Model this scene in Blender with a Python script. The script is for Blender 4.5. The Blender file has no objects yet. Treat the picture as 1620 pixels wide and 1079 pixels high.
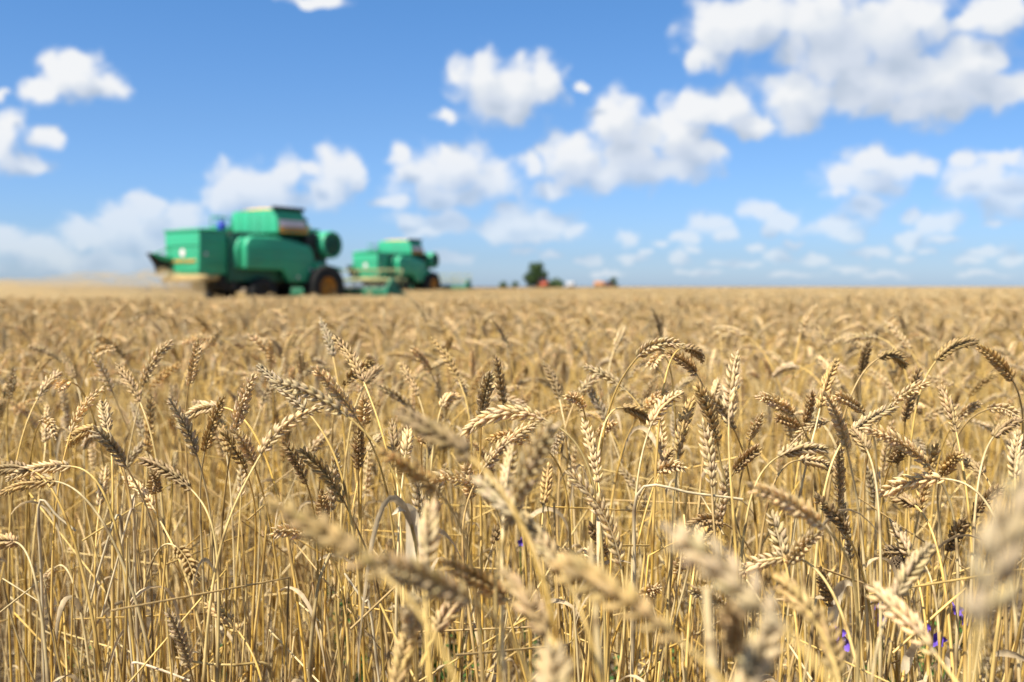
import bpy, math, random
import numpy as np
from math import sin, cos, tan, atan2, pi, radians as R

# ------------------------------------------------------------------ scene, camera, sky, sun
S = bpy.context.scene
C = S.collection
rng = np.random.default_rng(11)
random.seed(5)

FPX, CU, CV = 1575.0, 810.0, 539.5          # focal length and centre in photo pixels
PITCH = R(3.14)
CAMZ = 0.75
cam = bpy.data.cameras.new('camera')
cam.lens, cam.sensor_width = 35.0, 36.0
cam.clip_start, cam.clip_end = 0.02, 6000
cam.dof.use_dof = True
cam.dof.focus_distance = 1.03
cam.dof.aperture_fstop = 4.8
camo = bpy.data.objects.new('camera', cam)
C.objects.link(camo)
camo.location = (0, 0, CAMZ)
camo.rotation_euler = (R(90) - PITCH, 0, 0)
S.camera = camo

S.view_settings.view_transform = 'Standard'
S.view_settings.look = 'None'
S.view_settings.exposure = 0.88
S.view_settings.gamma = 1
S.render.engine = 'CYCLES'
S.cycles.use_denoising = True
S.cycles.max_bounces = 9
S.cycles.diffuse_bounces = 7
S.cycles.transmission_bounces = 6
S.cycles.volume_bounces = 2
S.cycles.sample_clamp_indirect = 6

SUN_EL = R(56)
SUN_XY = (-0.72, -0.694)
sl = bpy.data.lights.new('sun', 'SUN')
sl.energy = 5.0
sl.angle = R(0.5)
sl.color = (1.0, 0.95, 0.86)
slo = bpy.data.objects.new('sun', sl)
C.objects.link(slo)
_sd = (SUN_XY[0]*cos(SUN_EL), SUN_XY[1]*cos(SUN_EL), sin(SUN_EL))
slo.rotation_euler = (pi/2 - SUN_EL, 0, atan2(SUN_XY[1], SUN_XY[0]) + pi/2)
slo.location = (-20, -15, 40)


def pix(u, v, d):
    """photo pixel + depth along the camera axis -> world point"""
    a, b = (u-CU)/FPX, -(v-CV)/FPX
    return np.array([d*a, d*(cos(PITCH) + b*sin(PITCH)), CAMZ + d*(-sin(PITCH) + b*cos(PITCH))])


def proj(p):
    x, y, z = p[0], p[1], p[2]-CAMZ
    d = y*cos(PITCH) - z*sin(PITCH)
    h = y*sin(PITCH) + z*cos(PITCH)
    if d <= 0.01: return (-9999, -9999, d)
    return (CU + FPX*x/d, CV - FPX*h/d, d)


def sstep(a, b, x):
    t = np.clip((x-a)/(b-a), 0, 1); return t*t*(3-2*t)


def land(x, y):
    """height of the ground: a shallow dip to the left, where the machines work"""
    x, y = np.asarray(x, float), np.asarray(y, float)
    return -0.27*sstep(7, 22, y)*sstep(9, -4, x)*(1-.6*sstep(45, 70, y))


# ---- sky: Nishita, with fair-weather cumulus laid out by direction (azimuth, elevation)
CLOUDS = [
 (110,120,50,35),(62,142,34,17),(160,138,42,18),(125,103,30,22),
 (10,198,34,24),(70,215,30,18),(3,232,30,42),(40,262,42,14),(0,152,9,9),
 (235,327,36,22),(190,347,42,24),(285,345,36,28),(130,376,58,26),(240,376,88,36),(60,396,56,26),(8,378,32,28),(140,415,130,22),
 (395,292,60,34),(450,272,30,27),(358,312,36,28),(430,318,55,28),
 (537,265,34,32),(562,277,24,24),(520,302,38,30),(490,266,16,11),
 (720,266,52,40),(668,277,42,32),(776,287,44,28),(630,244,16,15),(700,308,80,20),(622,318,38,9),
 (650,350,32,18),(715,350,32,17),(680,366,44,14),
 (815,350,50,30),(870,355,42,21),(780,362,32,21),(905,362,22,13),(840,376,75,11),
 (765,125,46,37),(810,145,68,44),(860,125,27,34),(800,175,58,20),(700,185,15,11),(922,135,14,7),(1297,140,1,1),
 (975,190,44,40),(900,245,46,36),(1000,235,72,52),(1075,215,46,48),(1112,245,38,30),(950,277,74,26),(875,300,30,15),(840,260,17,23),(1040,270,84,22),
 (1100,165,36,27),(1150,170,46,32),(1195,196,42,18),
 (1150,50,62,48),(1110,90,28,18),(1200,30,84,44),(1290,40,95,62),(1320,92,74,54),(1400,60,95,64),(1270,152,62,46),(1370,132,84,48),(1470,132,112,56),(1540,100,62,42),(1585,140,52,26),(1440,30,62,44),(1460,166,104,24),(1260,192,36,18),
 (1582,22,62,34),(1535,35,26,18),
 (1375,250,36,31),(1427,266,52,22),(1340,282,42,20),(1380,288,52,20),(1370,322,36,26),(1328,302,30,12),
 (1547,290,52,37),(1520,255,20,14),(1592,310,42,37),(1582,255,42,15),
 (1325,360,36,18),(1352,372,20,12),
 (1440,380,32,18),(1482,350,34,21),(1440,340,16,12),
 (1120,350,32,18),(1085,375,30,10),(1140,372,24,12),
 (1240,352,30,18),(1200,335,26,18),(1222,368,16,9),
 (995,378,18,13),(1195,388,17,7),(1230,405,22,12),(1075,408,15,11),(830,398,24,8),(1000,412,22,6),(1580,358,19,9),(1560,398,32,8),(1380,402,32,10),(1150,412,26,6),(1020,400,10,6),
 (500,1,44,9),(705,408,40,9),(1180,418,22,6),(1290,412,26,8),(1345,425,30,7),(1430,412,22,7),(1500,378,20,8),(1525,412,28,7),(1600,412,26,8),(1470,400,14,6),(1095,392,18,7),(930,412,22,6),(960,430,30,5),(1110,432,34,5),(1250,436,40,5),(1400,436,40,5),(1550,435,40,5),(870,405,18,5),(1040,385,12,6),(1260,385,14,6),
]


def build_world():
    w = bpy.data.worlds.new('World')
    S.world = w
    w.use_nodes = True
    nt = w.node_tree
    nt.nodes.clear()
    N = nt.nodes.new
    out = N('ShaderNodeOutputWorld')
    bg = N('ShaderNodeBackground')
    bg.inputs['Strength'].default_value = 0.077
    nt.links.new(bg.outputs[0], out.inputs[0])
    sky = N('ShaderNodeTexSky')
    sky.sky_type = 'NISHITA'
    sky.sun_disc = False
    sky.sun_elevation = SUN_EL
    sky.sun_rotation = atan2(SUN_XY[0], SUN_XY[1])
    sky.altitude = 0
    sky.air_density = 1.0
    sky.dust_density = 0.6
    sky.ozone_density = 2.0

    # node group: cloud thickness at a direction given as (azimuth, elevation)
    g = bpy.data.node_groups.new('cloud_field', 'ShaderNodeTree')
    g.interface.new_socket('P', in_out='INPUT', socket_type='NodeSocketVector')
    g.interface.new_socket('F', in_out='OUTPUT', socket_type='NodeSocketFloat')
    gi, go = g.nodes.new('NodeGroupInput'), g.nodes.new('NodeGroupOutput')
    prev = None
    for (u, v, rx, ry) in CLOUDS:
        if rx < 2: continue
        p = pix(u, v, 1.0) - np.array([0, 0, CAMZ])
        az, el = atan2(p[0], p[1]), atan2(p[2], math.hypot(p[0], p[1]))
        k = 1.0/(1 + ((u-CU)/FPX)**2)
        ax, ay = 1.27*rx/FPX*k, 1.27*ry/FPX*math.sqrt(k)
        m = g.nodes.new('ShaderNodeVectorMath'); m.operation = 'MULTIPLY_ADD'
        m.inputs[1].default_value = (1/ax, 1/ay, 0)
        m.inputs[2].default_value = (-az/ax, -el/ay, 0)
        g.links.new(gi.outputs[0], m.inputs[0])
        l = g.nodes.new('ShaderNodeVectorMath'); l.operation = 'LENGTH'
        g.links.new(m.outputs[0], l.inputs[0])
        if prev is None:
            prev = l.outputs['Value']
        else:
            s = g.nodes.new('ShaderNodeMath'); s.operation = 'SMOOTH_MIN'
            s.inputs[2].default_value = 0.28
            g.links.new(prev, s.inputs[0]); g.links.new(l.outputs['Value'], s.inputs[1])
            prev = s.outputs[0]
    fin = g.nodes.new('ShaderNodeMath'); fin.operation = 'SUBTRACT'
    fin.inputs[0].default_value = 1.0
    g.links.new(prev, fin.inputs[1])
    cl = g.nodes.new('ShaderNodeMath'); cl.operation = 'MAXIMUM'; cl.inputs[1].default_value = -1.2
    g.links.new(fin.outputs[0], cl.inputs[0])
    g.links.new(cl.outputs[0], go.inputs[0])

    def math_n(op, a, b=None, c=None, clamp=False):
        n = N('ShaderNodeMath'); n.operation = op; n.use_clamp = clamp
        for i, q in enumerate((a, b, c)):
            if q is None: continue
            if isinstance(q, (int, float)): n.inputs[i].default_value = q
            else: nt.links.new(q, n.inputs[i])
        return n.outputs[0]

    tc = N('ShaderNodeTexCoord')
    sep = N('ShaderNodeSeparateXYZ')
    nt.links.new(tc.outputs['Generated'], sep.inputs[0])
    x, y, z = sep.outputs
    az = math_n('ARCTAN2', x, y)
    el = math_n('ARCSINE', z)
    cmb = N('ShaderNodeCombineXYZ')
    nt.links.new(az, cmb.inputs[0]); nt.links.new(el, cmb.inputs[1])

    def noise(vec, scale, detail, rough=0.55, color=False):
        n = N('ShaderNodeTexNoise')
        n.inputs['Scale'].default_value = scale
        n.inputs['Detail'].default_value = detail
        n.inputs['Roughness'].default_value = rough
        nt.links.new(vec, n.inputs['Vector'])
        return n.outputs['Color' if color else 'Fac']

    def vadd(a, b, op='ADD', sc=None):
        n = N('ShaderNodeVectorMath'); n.operation = op
        nt.links.new(a, n.inputs[0])
        if isinstance(b, tuple): n.inputs[1].default_value = b
        elif op == 'MULTIPLY_ADD': pass
        else: nt.links.new(b, n.inputs[1])
        return n.outputs[0]

    # warp the direction a little so that the outlines billow
    wn = noise(cmb.outputs[0], 32, 3.0, 0.6, True)
    wv = vadd(wn, (-0.5, -0.5, -0.5))
    wv = vadd(wv, (0.030, 0.024, 0), 'MULTIPLY')
    P = vadd(cmb.outputs[0], wv)

    def field(vec):
        n = N('ShaderNodeGroup'); n.node_tree = g
        nt.links.new(vec, n.inputs[0])
        return n.outputs[0]

    def vor(vec, scale):
        n = N('ShaderNodeTexVoronoi'); n.feature = 'SMOOTH_F1'; n.voronoi_dimensions = '2D'
        n.inputs['Scale'].default_value = scale
        n.inputs['Smoothness'].default_value = 0.6
        nt.links.new(vec, n.inputs['Vector'])
        return n.outputs['Distance']

    def dens(vec):
        f = field(vec)
        b1 = math_n('MULTIPLY', math_n('SUBTRACT', 0.42, vor(vec, 42)), 0.60)
        b2 = math_n('MULTIPLY', math_n('SUBTRACT', noise(vec, 62, 5, 0.58), 0.5), 0.72)
        return math_n('ADD', math_n('ADD', f, b1), b2), f

    d0, f0 = dens(P)
    Pu = vadd(P, (-0.012, 0.026, 0))           # a step towards the sun
    d1, f1 = dens(Pu)
    # opacity
    mr = N('ShaderNodeMapRange'); mr.interpolation_type = 'SMOOTHSTEP'
    nt.links.new(d0, mr.inputs[0])
    mr.inputs[1].default_value = -0.14; mr.inputs[2].default_value = 0.56
    alpha = math_n('POWER', mr.outputs[0], 1.25)
    # clouds thin out towards the horizon haze
    lo = N('ShaderNodeMapRange'); nt.links.new(el, lo.inputs[0])
    lo.inputs[1].default_value = 0.0; lo.inputs[2].default_value = 0.14
    lo.inputs[3].default_value = 0.36; lo.inputs[4].default_value = 0.97
    alpha = math_n('MULTIPLY', alpha, lo.outputs[0])
    # sunlit tops, greyer bases
    sh = math_n('MULTIPLY_ADD', math_n('SUBTRACT', d0, d1), 0.50, 0.50)
    sh = math_n('ADD', sh, math_n('MULTIPLY', math_n('SUBTRACT', f0, f1), 0.42))
    thick = N('ShaderNodeMapRange'); nt.links.new(d0, thick.inputs[0])
    thick.inputs[1].default_value = 0.4; thick.inputs[2].default_value = 1.1
    thick.inputs[3].default_value = 0.0; thick.inputs[4].default_value = 0.30
    sh = math_n('SUBTRACT', sh, thick.outputs[0], None, True)
    ramp = N('ShaderNodeValToRGB')
    nt.links.new(sh, ramp.inputs[0])
    ramp.color_ramp.elements[0].position = 0.05
    ramp.color_ramp.elements[0].color = (0.52, 0.60, 0.72, 1)
    ramp.color_ramp.elements[1].position = 0.92
    ramp.color_ramp.elements[1].color = (0.93, 0.94, 0.95, 1)
    e = ramp.color_ramp.elements.new(0.42); e.color = (0.68, 0.74, 0.84, 1)
    e = ramp.color_ramp.elements.new(0.68); e.color = (0.80, 0.84, 0.89, 1)
    k = 0.54/bg.inputs['Strength'].default_value      # cloud radiance against the sky's
    cc = vadd(ramp.outputs[0], (k, k, k), 'MULTIPLY')
    # sky colour balance
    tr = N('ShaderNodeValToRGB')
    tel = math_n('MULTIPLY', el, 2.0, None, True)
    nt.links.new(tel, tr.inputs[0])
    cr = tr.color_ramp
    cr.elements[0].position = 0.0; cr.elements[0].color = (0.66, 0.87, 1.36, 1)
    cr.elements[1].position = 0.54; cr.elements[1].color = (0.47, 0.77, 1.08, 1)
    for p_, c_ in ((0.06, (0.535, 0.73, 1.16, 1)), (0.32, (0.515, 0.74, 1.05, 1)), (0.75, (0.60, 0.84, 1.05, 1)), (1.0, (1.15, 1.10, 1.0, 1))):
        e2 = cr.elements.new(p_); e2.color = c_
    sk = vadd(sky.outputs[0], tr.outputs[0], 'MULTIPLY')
    mix = N('ShaderNodeMix'); mix.data_type = 'RGBA'
    nt.links.new(alpha, mix.inputs['Factor'])
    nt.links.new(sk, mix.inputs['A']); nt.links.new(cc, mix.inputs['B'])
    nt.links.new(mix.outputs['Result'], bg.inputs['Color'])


build_world()


# ------------------------------------------------------------------ materials
def mat(name, col, rough=0.55, spec=0.35, metal=0.0, noise=None, bump=0.0):
    m = bpy.data.materials.new(name); m.use_nodes = True
    nt = m.node_tree; b = nt.nodes['Principled BSDF']
    b.inputs['Base Color'].default_value = (*col, 1)
    b.inputs['Roughness'].default_value = rough
    b.inputs['Specular IOR Level'].default_value = spec
    b.inputs['Metallic'].default_value = metal
    if noise:
        sc, col2, lo, hi = noise
        t = nt.nodes.new('ShaderNodeTexCoord')
        n = nt.nodes.new('ShaderNodeTexNoise'); n.inputs['Scale'].default_value = sc; n.inputs['Detail'].default_value = 6
        r = nt.nodes.new('ShaderNodeValToRGB')
        r.color_ramp.elements[0].position, r.color_ramp.elements[1].position = lo, hi
        r.color_ramp.elements[0].color, r.color_ramp.elements[1].color = (*col, 1), (*col2, 1)
        nt.links.new(t.outputs['Object'], n.inputs['Vector'])
        nt.links.new(n.outputs['Fac'], r.inputs[0]); nt.links.new(r.outputs[0], b.inputs['Base Color'])
        if bump:
            bp = nt.nodes.new('ShaderNodeBump'); bp.inputs['Strength'].default_value = bump
            nt.links.new(n.outputs['Fac'], bp.inputs['Height']); nt.links.new(bp.outputs[0], b.inputs['Normal'])
    return m


def straw_mat(name, rough, spec, transl, nscale):
    """dry plant matter: colour from the mesh, fine streaks, some light passing through"""
    m = bpy.data.materials.new(name); m.use_nodes = True
    nt = m.node_tree; b = nt.nodes['Principled BSDF']; out = nt.nodes['Material Output']
    a = nt.nodes.new('ShaderNodeAttribute'); a.attribute_name = 'tone'
    oi = nt.nodes.new('ShaderNodeObjectInfo')
    mr = nt.nodes.new('ShaderNodeMapRange')
    mr.inputs[3].default_value = 0.78; mr.inputs[4].default_value = 1.16
    nt.links.new(oi.outputs['Random'], mr.inputs[0])
    t = nt.nodes.new('ShaderNodeTexCoord')
    mp = nt.nodes.new('ShaderNodeMapping'); mp.inputs['Scale'].default_value = (1, 1, 0.25)
    n = nt.nodes.new('ShaderNodeTexNoise'); n.inputs['Scale'].default_value = nscale; n.inputs['Detail'].default_value = 4
    nt.links.new(t.outputs['Object'], mp.inputs[0]); nt.links.new(mp.outputs[0], n.inputs['Vector'])
    mr2 = nt.nodes.new('ShaderNodeMapRange')
    mr2.inputs[1].default_value = 0.3; mr2.inputs[2].default_value = 0.7
    mr2.inputs[3].default_value = 0.72; mr2.inputs[4].default_value = 1.18
    nt.links.new(n.outputs['Fac'], mr2.inputs[0])
    mu = nt.nodes.new('ShaderNodeMath'); mu.operation = 'MULTIPLY'
    nt.links.new(mr.outputs[0], mu.inputs[0]); nt.links.new(mr2.outputs[0], mu.inputs[1])
    v = nt.nodes.new('ShaderNodeVectorMath'); v.operation = 'SCALE'
    nt.links.new(a.outputs['Color'], v.inputs[0]); nt.links.new(mu.outputs[0], v.inputs['Scale'])
    nt.links.new(v.outputs[0], b.inputs['Base Color'])
    b.inputs['Roughness'].default_value = rough
    b.inputs['Specular IOR Level'].default_value = spec
    if transl:
        tr = nt.nodes.new('ShaderNodeBsdfTranslucent'); nt.links.new(v.outputs[0], tr.inputs[0])
        mx = nt.nodes.new('ShaderNodeMixShader'); mx.inputs[0].default_value = transl
        nt.links.new(b.outputs[0], mx.inputs[1]); nt.links.new(tr.outputs[0], mx.inputs[2])
        nt.links.new(mx.outputs[0], out.inputs[0])
    return m


M_STEM = straw_mat('straw_stem', 0.45, 0.40, 0.16, 160)
M_EAR = straw_mat('wheat_husk', 0.58, 0.28, 0.36, 420)
M_LEAF = straw_mat('dry_leaf', 0.6, 0.25, 0.3, 220)

PALE, GOLD, BROWN, GREY = (0.80, 0.61, 0.325), (0.66, 0.46, 0.19), (0.55, 0.385, 0.185), (0.68, 0.53, 0.31)
STEMC = [(0.76, 0.505, 0.125), (0.80, 0.575, 0.205), (0.73, 0.455, 0.09), (0.77, 0.585, 0.28), (0.55, 0.35, 0.115), (0.70, 0.455, 0.11)]
TONES = {'p': PALE, 'g': GOLD, 'b': BROWN, 'y': GREY}


# ------------------------------------------------------------------ mesh helpers
class Geo:
    """collects vertices, faces, vertex colours and material slots, then becomes ONE mesh"""
    def __init__(s): s.V, s.F, s.T, s.n, s.mi, s.fm = [], [], [], 0, 0, []
    def add(s, V, F, col=(1, 1, 1)):
        V = np.asarray(V, float).reshape(-1, 3); F = [np.asarray(F)]
        c = np.asarray(col, float)
        if c.ndim == 1: c = np.tile(c[:3], (len(V), 1))
        s.V.append(V); s.T.append(c)
        for f in F:
            s.F.append(f + s.n); s.fm.append(s.mi)
        s.n += len(V)
    def join(s, o):
        for V, c in zip(o.V, o.T): s.V.append(V); s.T.append(c)
        for f, m in zip(o.F, o.fm): s.F.append(f + s.n); s.fm.append(m)
        s.n += o.n
    def xform(s, rot, off, sc=1.0):
        s.V = [v @ rot.T * sc + off for v in s.V]; return s
    def mesh(s, name, mats, smooth=True):
        me = bpy.data.meshes.new(name)
        V = np.concatenate(s.V); T = np.concatenate(s.T)
        me.vertices.add(len(V)); me.vertices.foreach_set('co', V.ravel())
        li, st, tot, mi = [], [], [], []
        pos = 0
        for f, m in zip(s.F, s.fm):
            k = f.shape[1]
            li.append(f.ravel()); cnt = len(f)
            st.append(pos + np.arange(cnt)*k); tot.append(np.full(cnt, k)); mi.append(np.full(cnt, m))
            pos += cnt*k
        li = np.concatenate(li); st = np.concatenate(st); mi = np.concatenate(mi)
        me.loops.add(len(li)); me.loops.foreach_set('vertex_index', li.astype(np.int32))
        me.polygons.add(len(st)); me.polygons.foreach_set('loop_start', st.astype(np.int32))
        me.polygons.foreach_set('material_index', mi.astype(np.int32))
        if smooth: me.polygons.foreach_set('use_smooth', np.ones(len(st), bool))
        at = me.attributes.new('tone', 'FLOAT_COLOR', 'POINT')
        at.data.foreach_set('color', np.concatenate([T, np.ones((len(T), 1))], 1).astype(np.float32).ravel())
        for m in (mats if isinstance(mats, (list, tuple)) else [mats]): me.materials.append(m)
        me.update(calc_edges=True)
        return me


def link(name, data, parent=None, loc=None):
    o = bpy.data.objects.new(name, data); C.objects.link(o)
    if parent is not None: o.parent = parent
    if loc is not None: o.location = tuple(loc)
    return o


def tag(o, label=None, cat=None, group=None, kind=None):
    if label: o['label'] = label
    if cat: o['category'] = cat
    if group: o['group'] = group
    if kind: o['kind'] = kind
    return o


def unit(v): return v/(np.linalg.norm(v) + 1e-12)


def frames(P):
    T = np.gradient(P, axis=0); T /= np.linalg.norm(T, axis=1, keepdims=True) + 1e-12
    n = np.cross(T[0], [0.31, 0.95, 0.07]); n = unit(n)
    Ns = []
    for t in T:
        n = unit(n - t*np.dot(n, t)); Ns.append(n)
    Ns = np.array(Ns)
    return T, Ns, np.cross(T, Ns)


def tube(g, P, r, sides=5, col=(1, 1, 1), cap=False):
    P = np.asarray(P, float); k = len(P)
    r = np.broadcast_to(np.asarray(r, float), (k,))
    T, Nn, B = frames(P)
    a = np.arange(sides)*2*pi/sides
    V = P[:, None] + r[:, None, None]*(np.cos(a)[None, :, None]*Nn[:, None] + np.sin(a)[None, :, None]*B[:, None])
    i, j = np.meshgrid(np.arange(k-1), np.arange(sides), indexing='ij')
    j2 = (j+1) % sides
    F = np.stack([i*sides+j, i*sides+j2, (i+1)*sides+j2, (i+1)*sides+j], -1).reshape(-1, 4)
    c = np.asarray(col, float)
    if c.ndim == 2: c = np.repeat(c, sides, 0)
    g.add(V.reshape(-1, 3), F, c)
    if cap:
        m = g.n
        g.add(V[-1], np.array([list(range(sides))]), col if np.ndim(col) == 1 else np.asarray(col)[-1])
        g.add(V[0][::-1], np.array([list(range(sides))]), col if np.ndim(col) == 1 else np.asarray(col)[0])


def bez(p0, p1, p2, p3, n):
    t = np.linspace(0, 1, n)[:, None]
    return (1-t)**3*p0 + 3*(1-t)**2*t*p1 + 3*(1-t)*t*t*p2 + t**3*p3


# ------------------------------------------------------------------ wheat
_tz = np.array([0.0, 0.16, 0.42, 0.70, 0.90, 1.0])
_tr = np.array([0.34, 0.85, 1.0, 0.66, 0.26, 0.055])


def ear(g, P, tone, rs, n=None, roll=None, wid=1.0, awn=1.0, seg=5, view=None):
    """one wheat ear along the path P: two rows of spikelets, each of three pointed husks"""
    P = np.asarray(P)
    seglen = np.linalg.norm(np.diff(P, axis=0), axis=1); cum = np.concatenate([[0], np.cumsum(seglen)])
    L = cum[-1]
    n = n or int(np.clip(round(L/0.0042), 12, 24))
    T, Nn, B = frames(P)
    roll = rs.uniform(0, pi) if roll is None else roll
    if view is not None:                         # show the two rows of spikelets side by side
        s0 = unit(np.cross(T[len(T)//2], view)); roll = atan2(s0 @ B[len(T)//2], s0 @ Nn[len(T)//2]) + rs.normal(0, .35)
    def at(s):
        i = min(np.searchsorted(cum, s), len(P)-1); i = max(i, 1)
        f = (s-cum[i-1])/max(seglen[i-1], 1e-9)
        f = min(max(f, 0), 1)
        t = unit(T[i-1]*(1-f) + T[i]*f); nn = Nn[i-1]*(1-f) + Nn[i]*f
        nn = unit(nn - t*np.dot(nn, t)); b = np.cross(t, nn)
        return P[i-1]*(1-f) + P[i]*f, t, nn*cos(roll) + b*sin(roll), -nn*sin(roll) + b*cos(roll)
    # rachis
    tube(g, P, 0.0012, 4, np.array(tone)*0.75)
    a = np.arange(seg)*2*pi/seg
    ca, sa = np.cos(a), np.sin(a)
    tone = np.array(tone); tw = rs.normal(0, .35); pk = rs.uniform(.75, 1.05); ph = rs.uniform(.02, .2); gap = 0 if (view is not None and n < 17) else rs.uniform(.01, .07)
    for k in range(n+1):
        t = k/n
        p, tt, s, b = at(L*(0.02 + 0.93*t))
        s, b = s*cos(tw*t*2) + b*sin(tw*t*2), -s*sin(tw*t*2) + b*cos(tw*t*2)
        sd = s if k % 2 == 0 else -s
        env = (0.66 + 0.42*sin(pi*min(1, t*pk + ph))) * wid*rs.uniform(.93, 1.07)
        last = (k == n)
        for j in (-1, 0, 1):
            if last and j: continue
            if rs.random() < (gap if t > .15 else .12): continue
            jit = rs.normal(0, 0.11, 3)
            out = 0.66 if j == 0 else 0.42
            ax = tt if last else unit(tt + sd*out*(1.08-0.25*t) + b*j*0.46 + jit)
            ln = (0.0122 if j == 0 else 0.0112)*env*rs.uniform(0.9, 1.1)
            w = (0.0024 if j == 0 else 0.0022)*env*rs.uniform(0.88, 1.1)
            base = p + sd*0.0010 + b*j*0.0017*env
            e1 = unit(np.cross(ax, b)); e2 = np.cross(ax, e1)
            bow = np.sin(_tz*pi)*0.0007*env
            if t > 0.72: aw = rs.uniform(0.002, 0.017)*awn
            else: aw = (rs.uniform(0.0008, 0.003) if rs.random() < .65 else rs.uniform(.003, .009))*awn
            ctr = base + ax*(ln*_tz)[:, None] + sd*bow[:, None]
            V = ctr[:, None] + (w*_tr)[:, None, None]*(ca[None, :, None]*e1*0.85 + sa[None, :, None]*e2)
            tipv = ctr[-1] + ax*aw + unit(jit + 1e-6)*aw*0.15
            V = np.concatenate([V.reshape(-1, 3), tipv[None]])
            kk = len(_tz)
            i, q = np.meshgrid(np.arange(kk-1), np.arange(seg), indexing='ij'); q2 = (q+1) % seg
            F = np.stack([i*seg+q, i*seg+q2, (i+1)*seg+q2, (i+1)*seg+q], -1).reshape(-1, 4)
            F3 = np.array([[(kk-1)*seg+q_, (kk-1)*seg+(q_+1) % seg, kk*seg] for q_ in range(seg)])
            c = tone*rs.uniform(0.80, 1.14)*np.array([1, rs.uniform(0.96, 1.03), rs.uniform(0.88, 1.08)])
            grad = np.repeat(np.array([0.62, 0.90, 1.04, 1.10, 1.0, 0.82]), seg)  # browner husk bases, darkened further to paint in the shade of the gaps
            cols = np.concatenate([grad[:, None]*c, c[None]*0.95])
            n0 = g.n
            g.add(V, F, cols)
            g.F.append(F3 + n0); g.fm.append(g.mi)


def stem(g, P, rs, col=None, r0=0.0018, r1=0.00095, sides=6):
    P = np.asarray(P); k = len(P)
    col = np.array(col if col is not None else STEMC[rs.integers(len(STEMC))])
    t = np.linspace(0, 1, k)
    r = r0 + (r1-r0)*t
    cols = np.tile(col, (k, 1))
    up = np.clip((t-0.55)/0.45, 0, 1)[:, None]
    cols = cols*(1-0.35*up) + np.array([0.66, 0.50, 0.26])*0.35*up
    cols *= rs.uniform(0.86, 1.08, (k, 1))
    for nd in (0.18+rs.uniform(-.05, .05), 0.42+rs.uniform(-.07, .07), 0.66+rs.uniform(-.06, .06)):
        i = int(nd*(k-1))
        if 0 < i < k-1:
            r[i] *= 1.35; cols[i] *= np.array([0.42, 0.36, 0.34])
    # sheath above the upper node looks paler and a little thicker
    i0, i1 = int(0.44*(k-1)), int(0.62*(k-1))
    r[i0:i1] *= 1.18; cols[i0:i1] = cols[i0:i1]*0.75 + np.array([0.70, 0.55, 0.30])*0.25
    tube(g, P, r, sides, cols)


def ribbon(g, P, wid, rs, col, twist=1.5, fold=0.25, view=None):
    """a dry leaf blade: tapered, folded along its midrib, twisted"""
    P = np.asarray(P); k = len(P); T, Nn, B = frames(P)
    t = np.linspace(0, 1, k); w = wid*np.clip(np.minimum(1, 0.5+3*t)*(1-t**2.2), 0.03, 1)
    ph = rs.uniform(0, 2*pi) + twist*t
    if view is not None:
        s0 = np.cross(T, view); ph = np.arctan2((s0*B).sum(1), (s0*Nn).sum(1)) + twist*(t-.6)
    s = np.cos(ph)[:, None]*Nn + np.sin(ph)[:, None]*B
    nn = -np.sin(ph)[:, None]*Nn + np.cos(ph)[:, None]*B
    V = np.stack([P - s*w[:, None]/2 + nn*(fold*w)[:, None], P, P + s*w[:, None]/2 + nn*(fold*w)[:, None]], 1)
    F = []
    for i in range(k-1):
        for j in range(2): F.append([i*3+j, i*3+j+1, (i+1)*3+j+1, (i+1)*3+j])
    c = np.repeat(np.array(col)*rs.uniform(0.82, 1.12, (k, 1)), 3, 0)
    g.add(V.reshape(-1, 3), np.array(F), c)


def leaf_path(P, rs, at=None, L=None, ang=None):
    i = int((at if at is not None else rs.uniform(0.25, 0.62))*(len(P)-1)); p = P[i]
    L = L or rs.uniform(0.07, 0.17); ph = rs.uniform(0, 2*pi) if ang is None else ang
    d = np.array([cos(ph), sin(ph), 0]); up = rs.uniform(0.2, 0.9)
    return bez(p, p + np.array([0, 0, L*0.35*up]) + d*L*0.12, p + d*L*rs.uniform(0.3, 0.6) + np.array([0, 0, L*0.45*up]),
               p + d*L*rs.uniform(0.3, 0.7) + np.array([0, 0, -L*rs.uniform(0.2, 0.8)]), 11)


def tillers(rs, n):
    """short earless shoots that share the plant's root, and a withered blade or two"""
    g = Geo(); Z = np.array([0, 0, 1.0])
    for _ in range(n):
        a = rs.uniform(0, 2*pi); d = np.array([cos(a), sin(a), 0]); h = rs.uniform(.18, .52)
        r0 = d*rs.uniform(.004, .018); e = r0 + d*rs.uniform(.005, .07)*h/.3 + Z*h
        P = bez(r0, r0 + Z*h*.45, e - Z*h*.25 - d*.01, e, 13)
        if rs.random() < .3:
            a2 = rs.uniform(0, 2*pi); k = rs.uniform(.05, .2)
            P = np.concatenate([P, np.linspace(0, 1, 6)[1:, None]*(np.array([cos(a2), sin(a2), rs.uniform(-1, .3)])*k) + P[-1]])
        stem(g, P, rs, r0=rs.uniform(.0011, .0017), r1=rs.uniform(.0008, .0013), sides=5)
    for _ in range(rs.integers(0, 3)):
        P = bez(np.zeros(3), np.array([0, 0, rs.uniform(.05, .2)]), rs.normal(0, .06, 3) + Z*.2, rs.normal(0, .09, 3) + Z*rs.uniform(.05, .22), 10)
        ribbon(g, P, rs.uniform(.003, .006), rs, np.array((.58, .43, .22))*rs.uniform(.5, 1.05), twist=rs.uniform(-4, 4))
    return g


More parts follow.
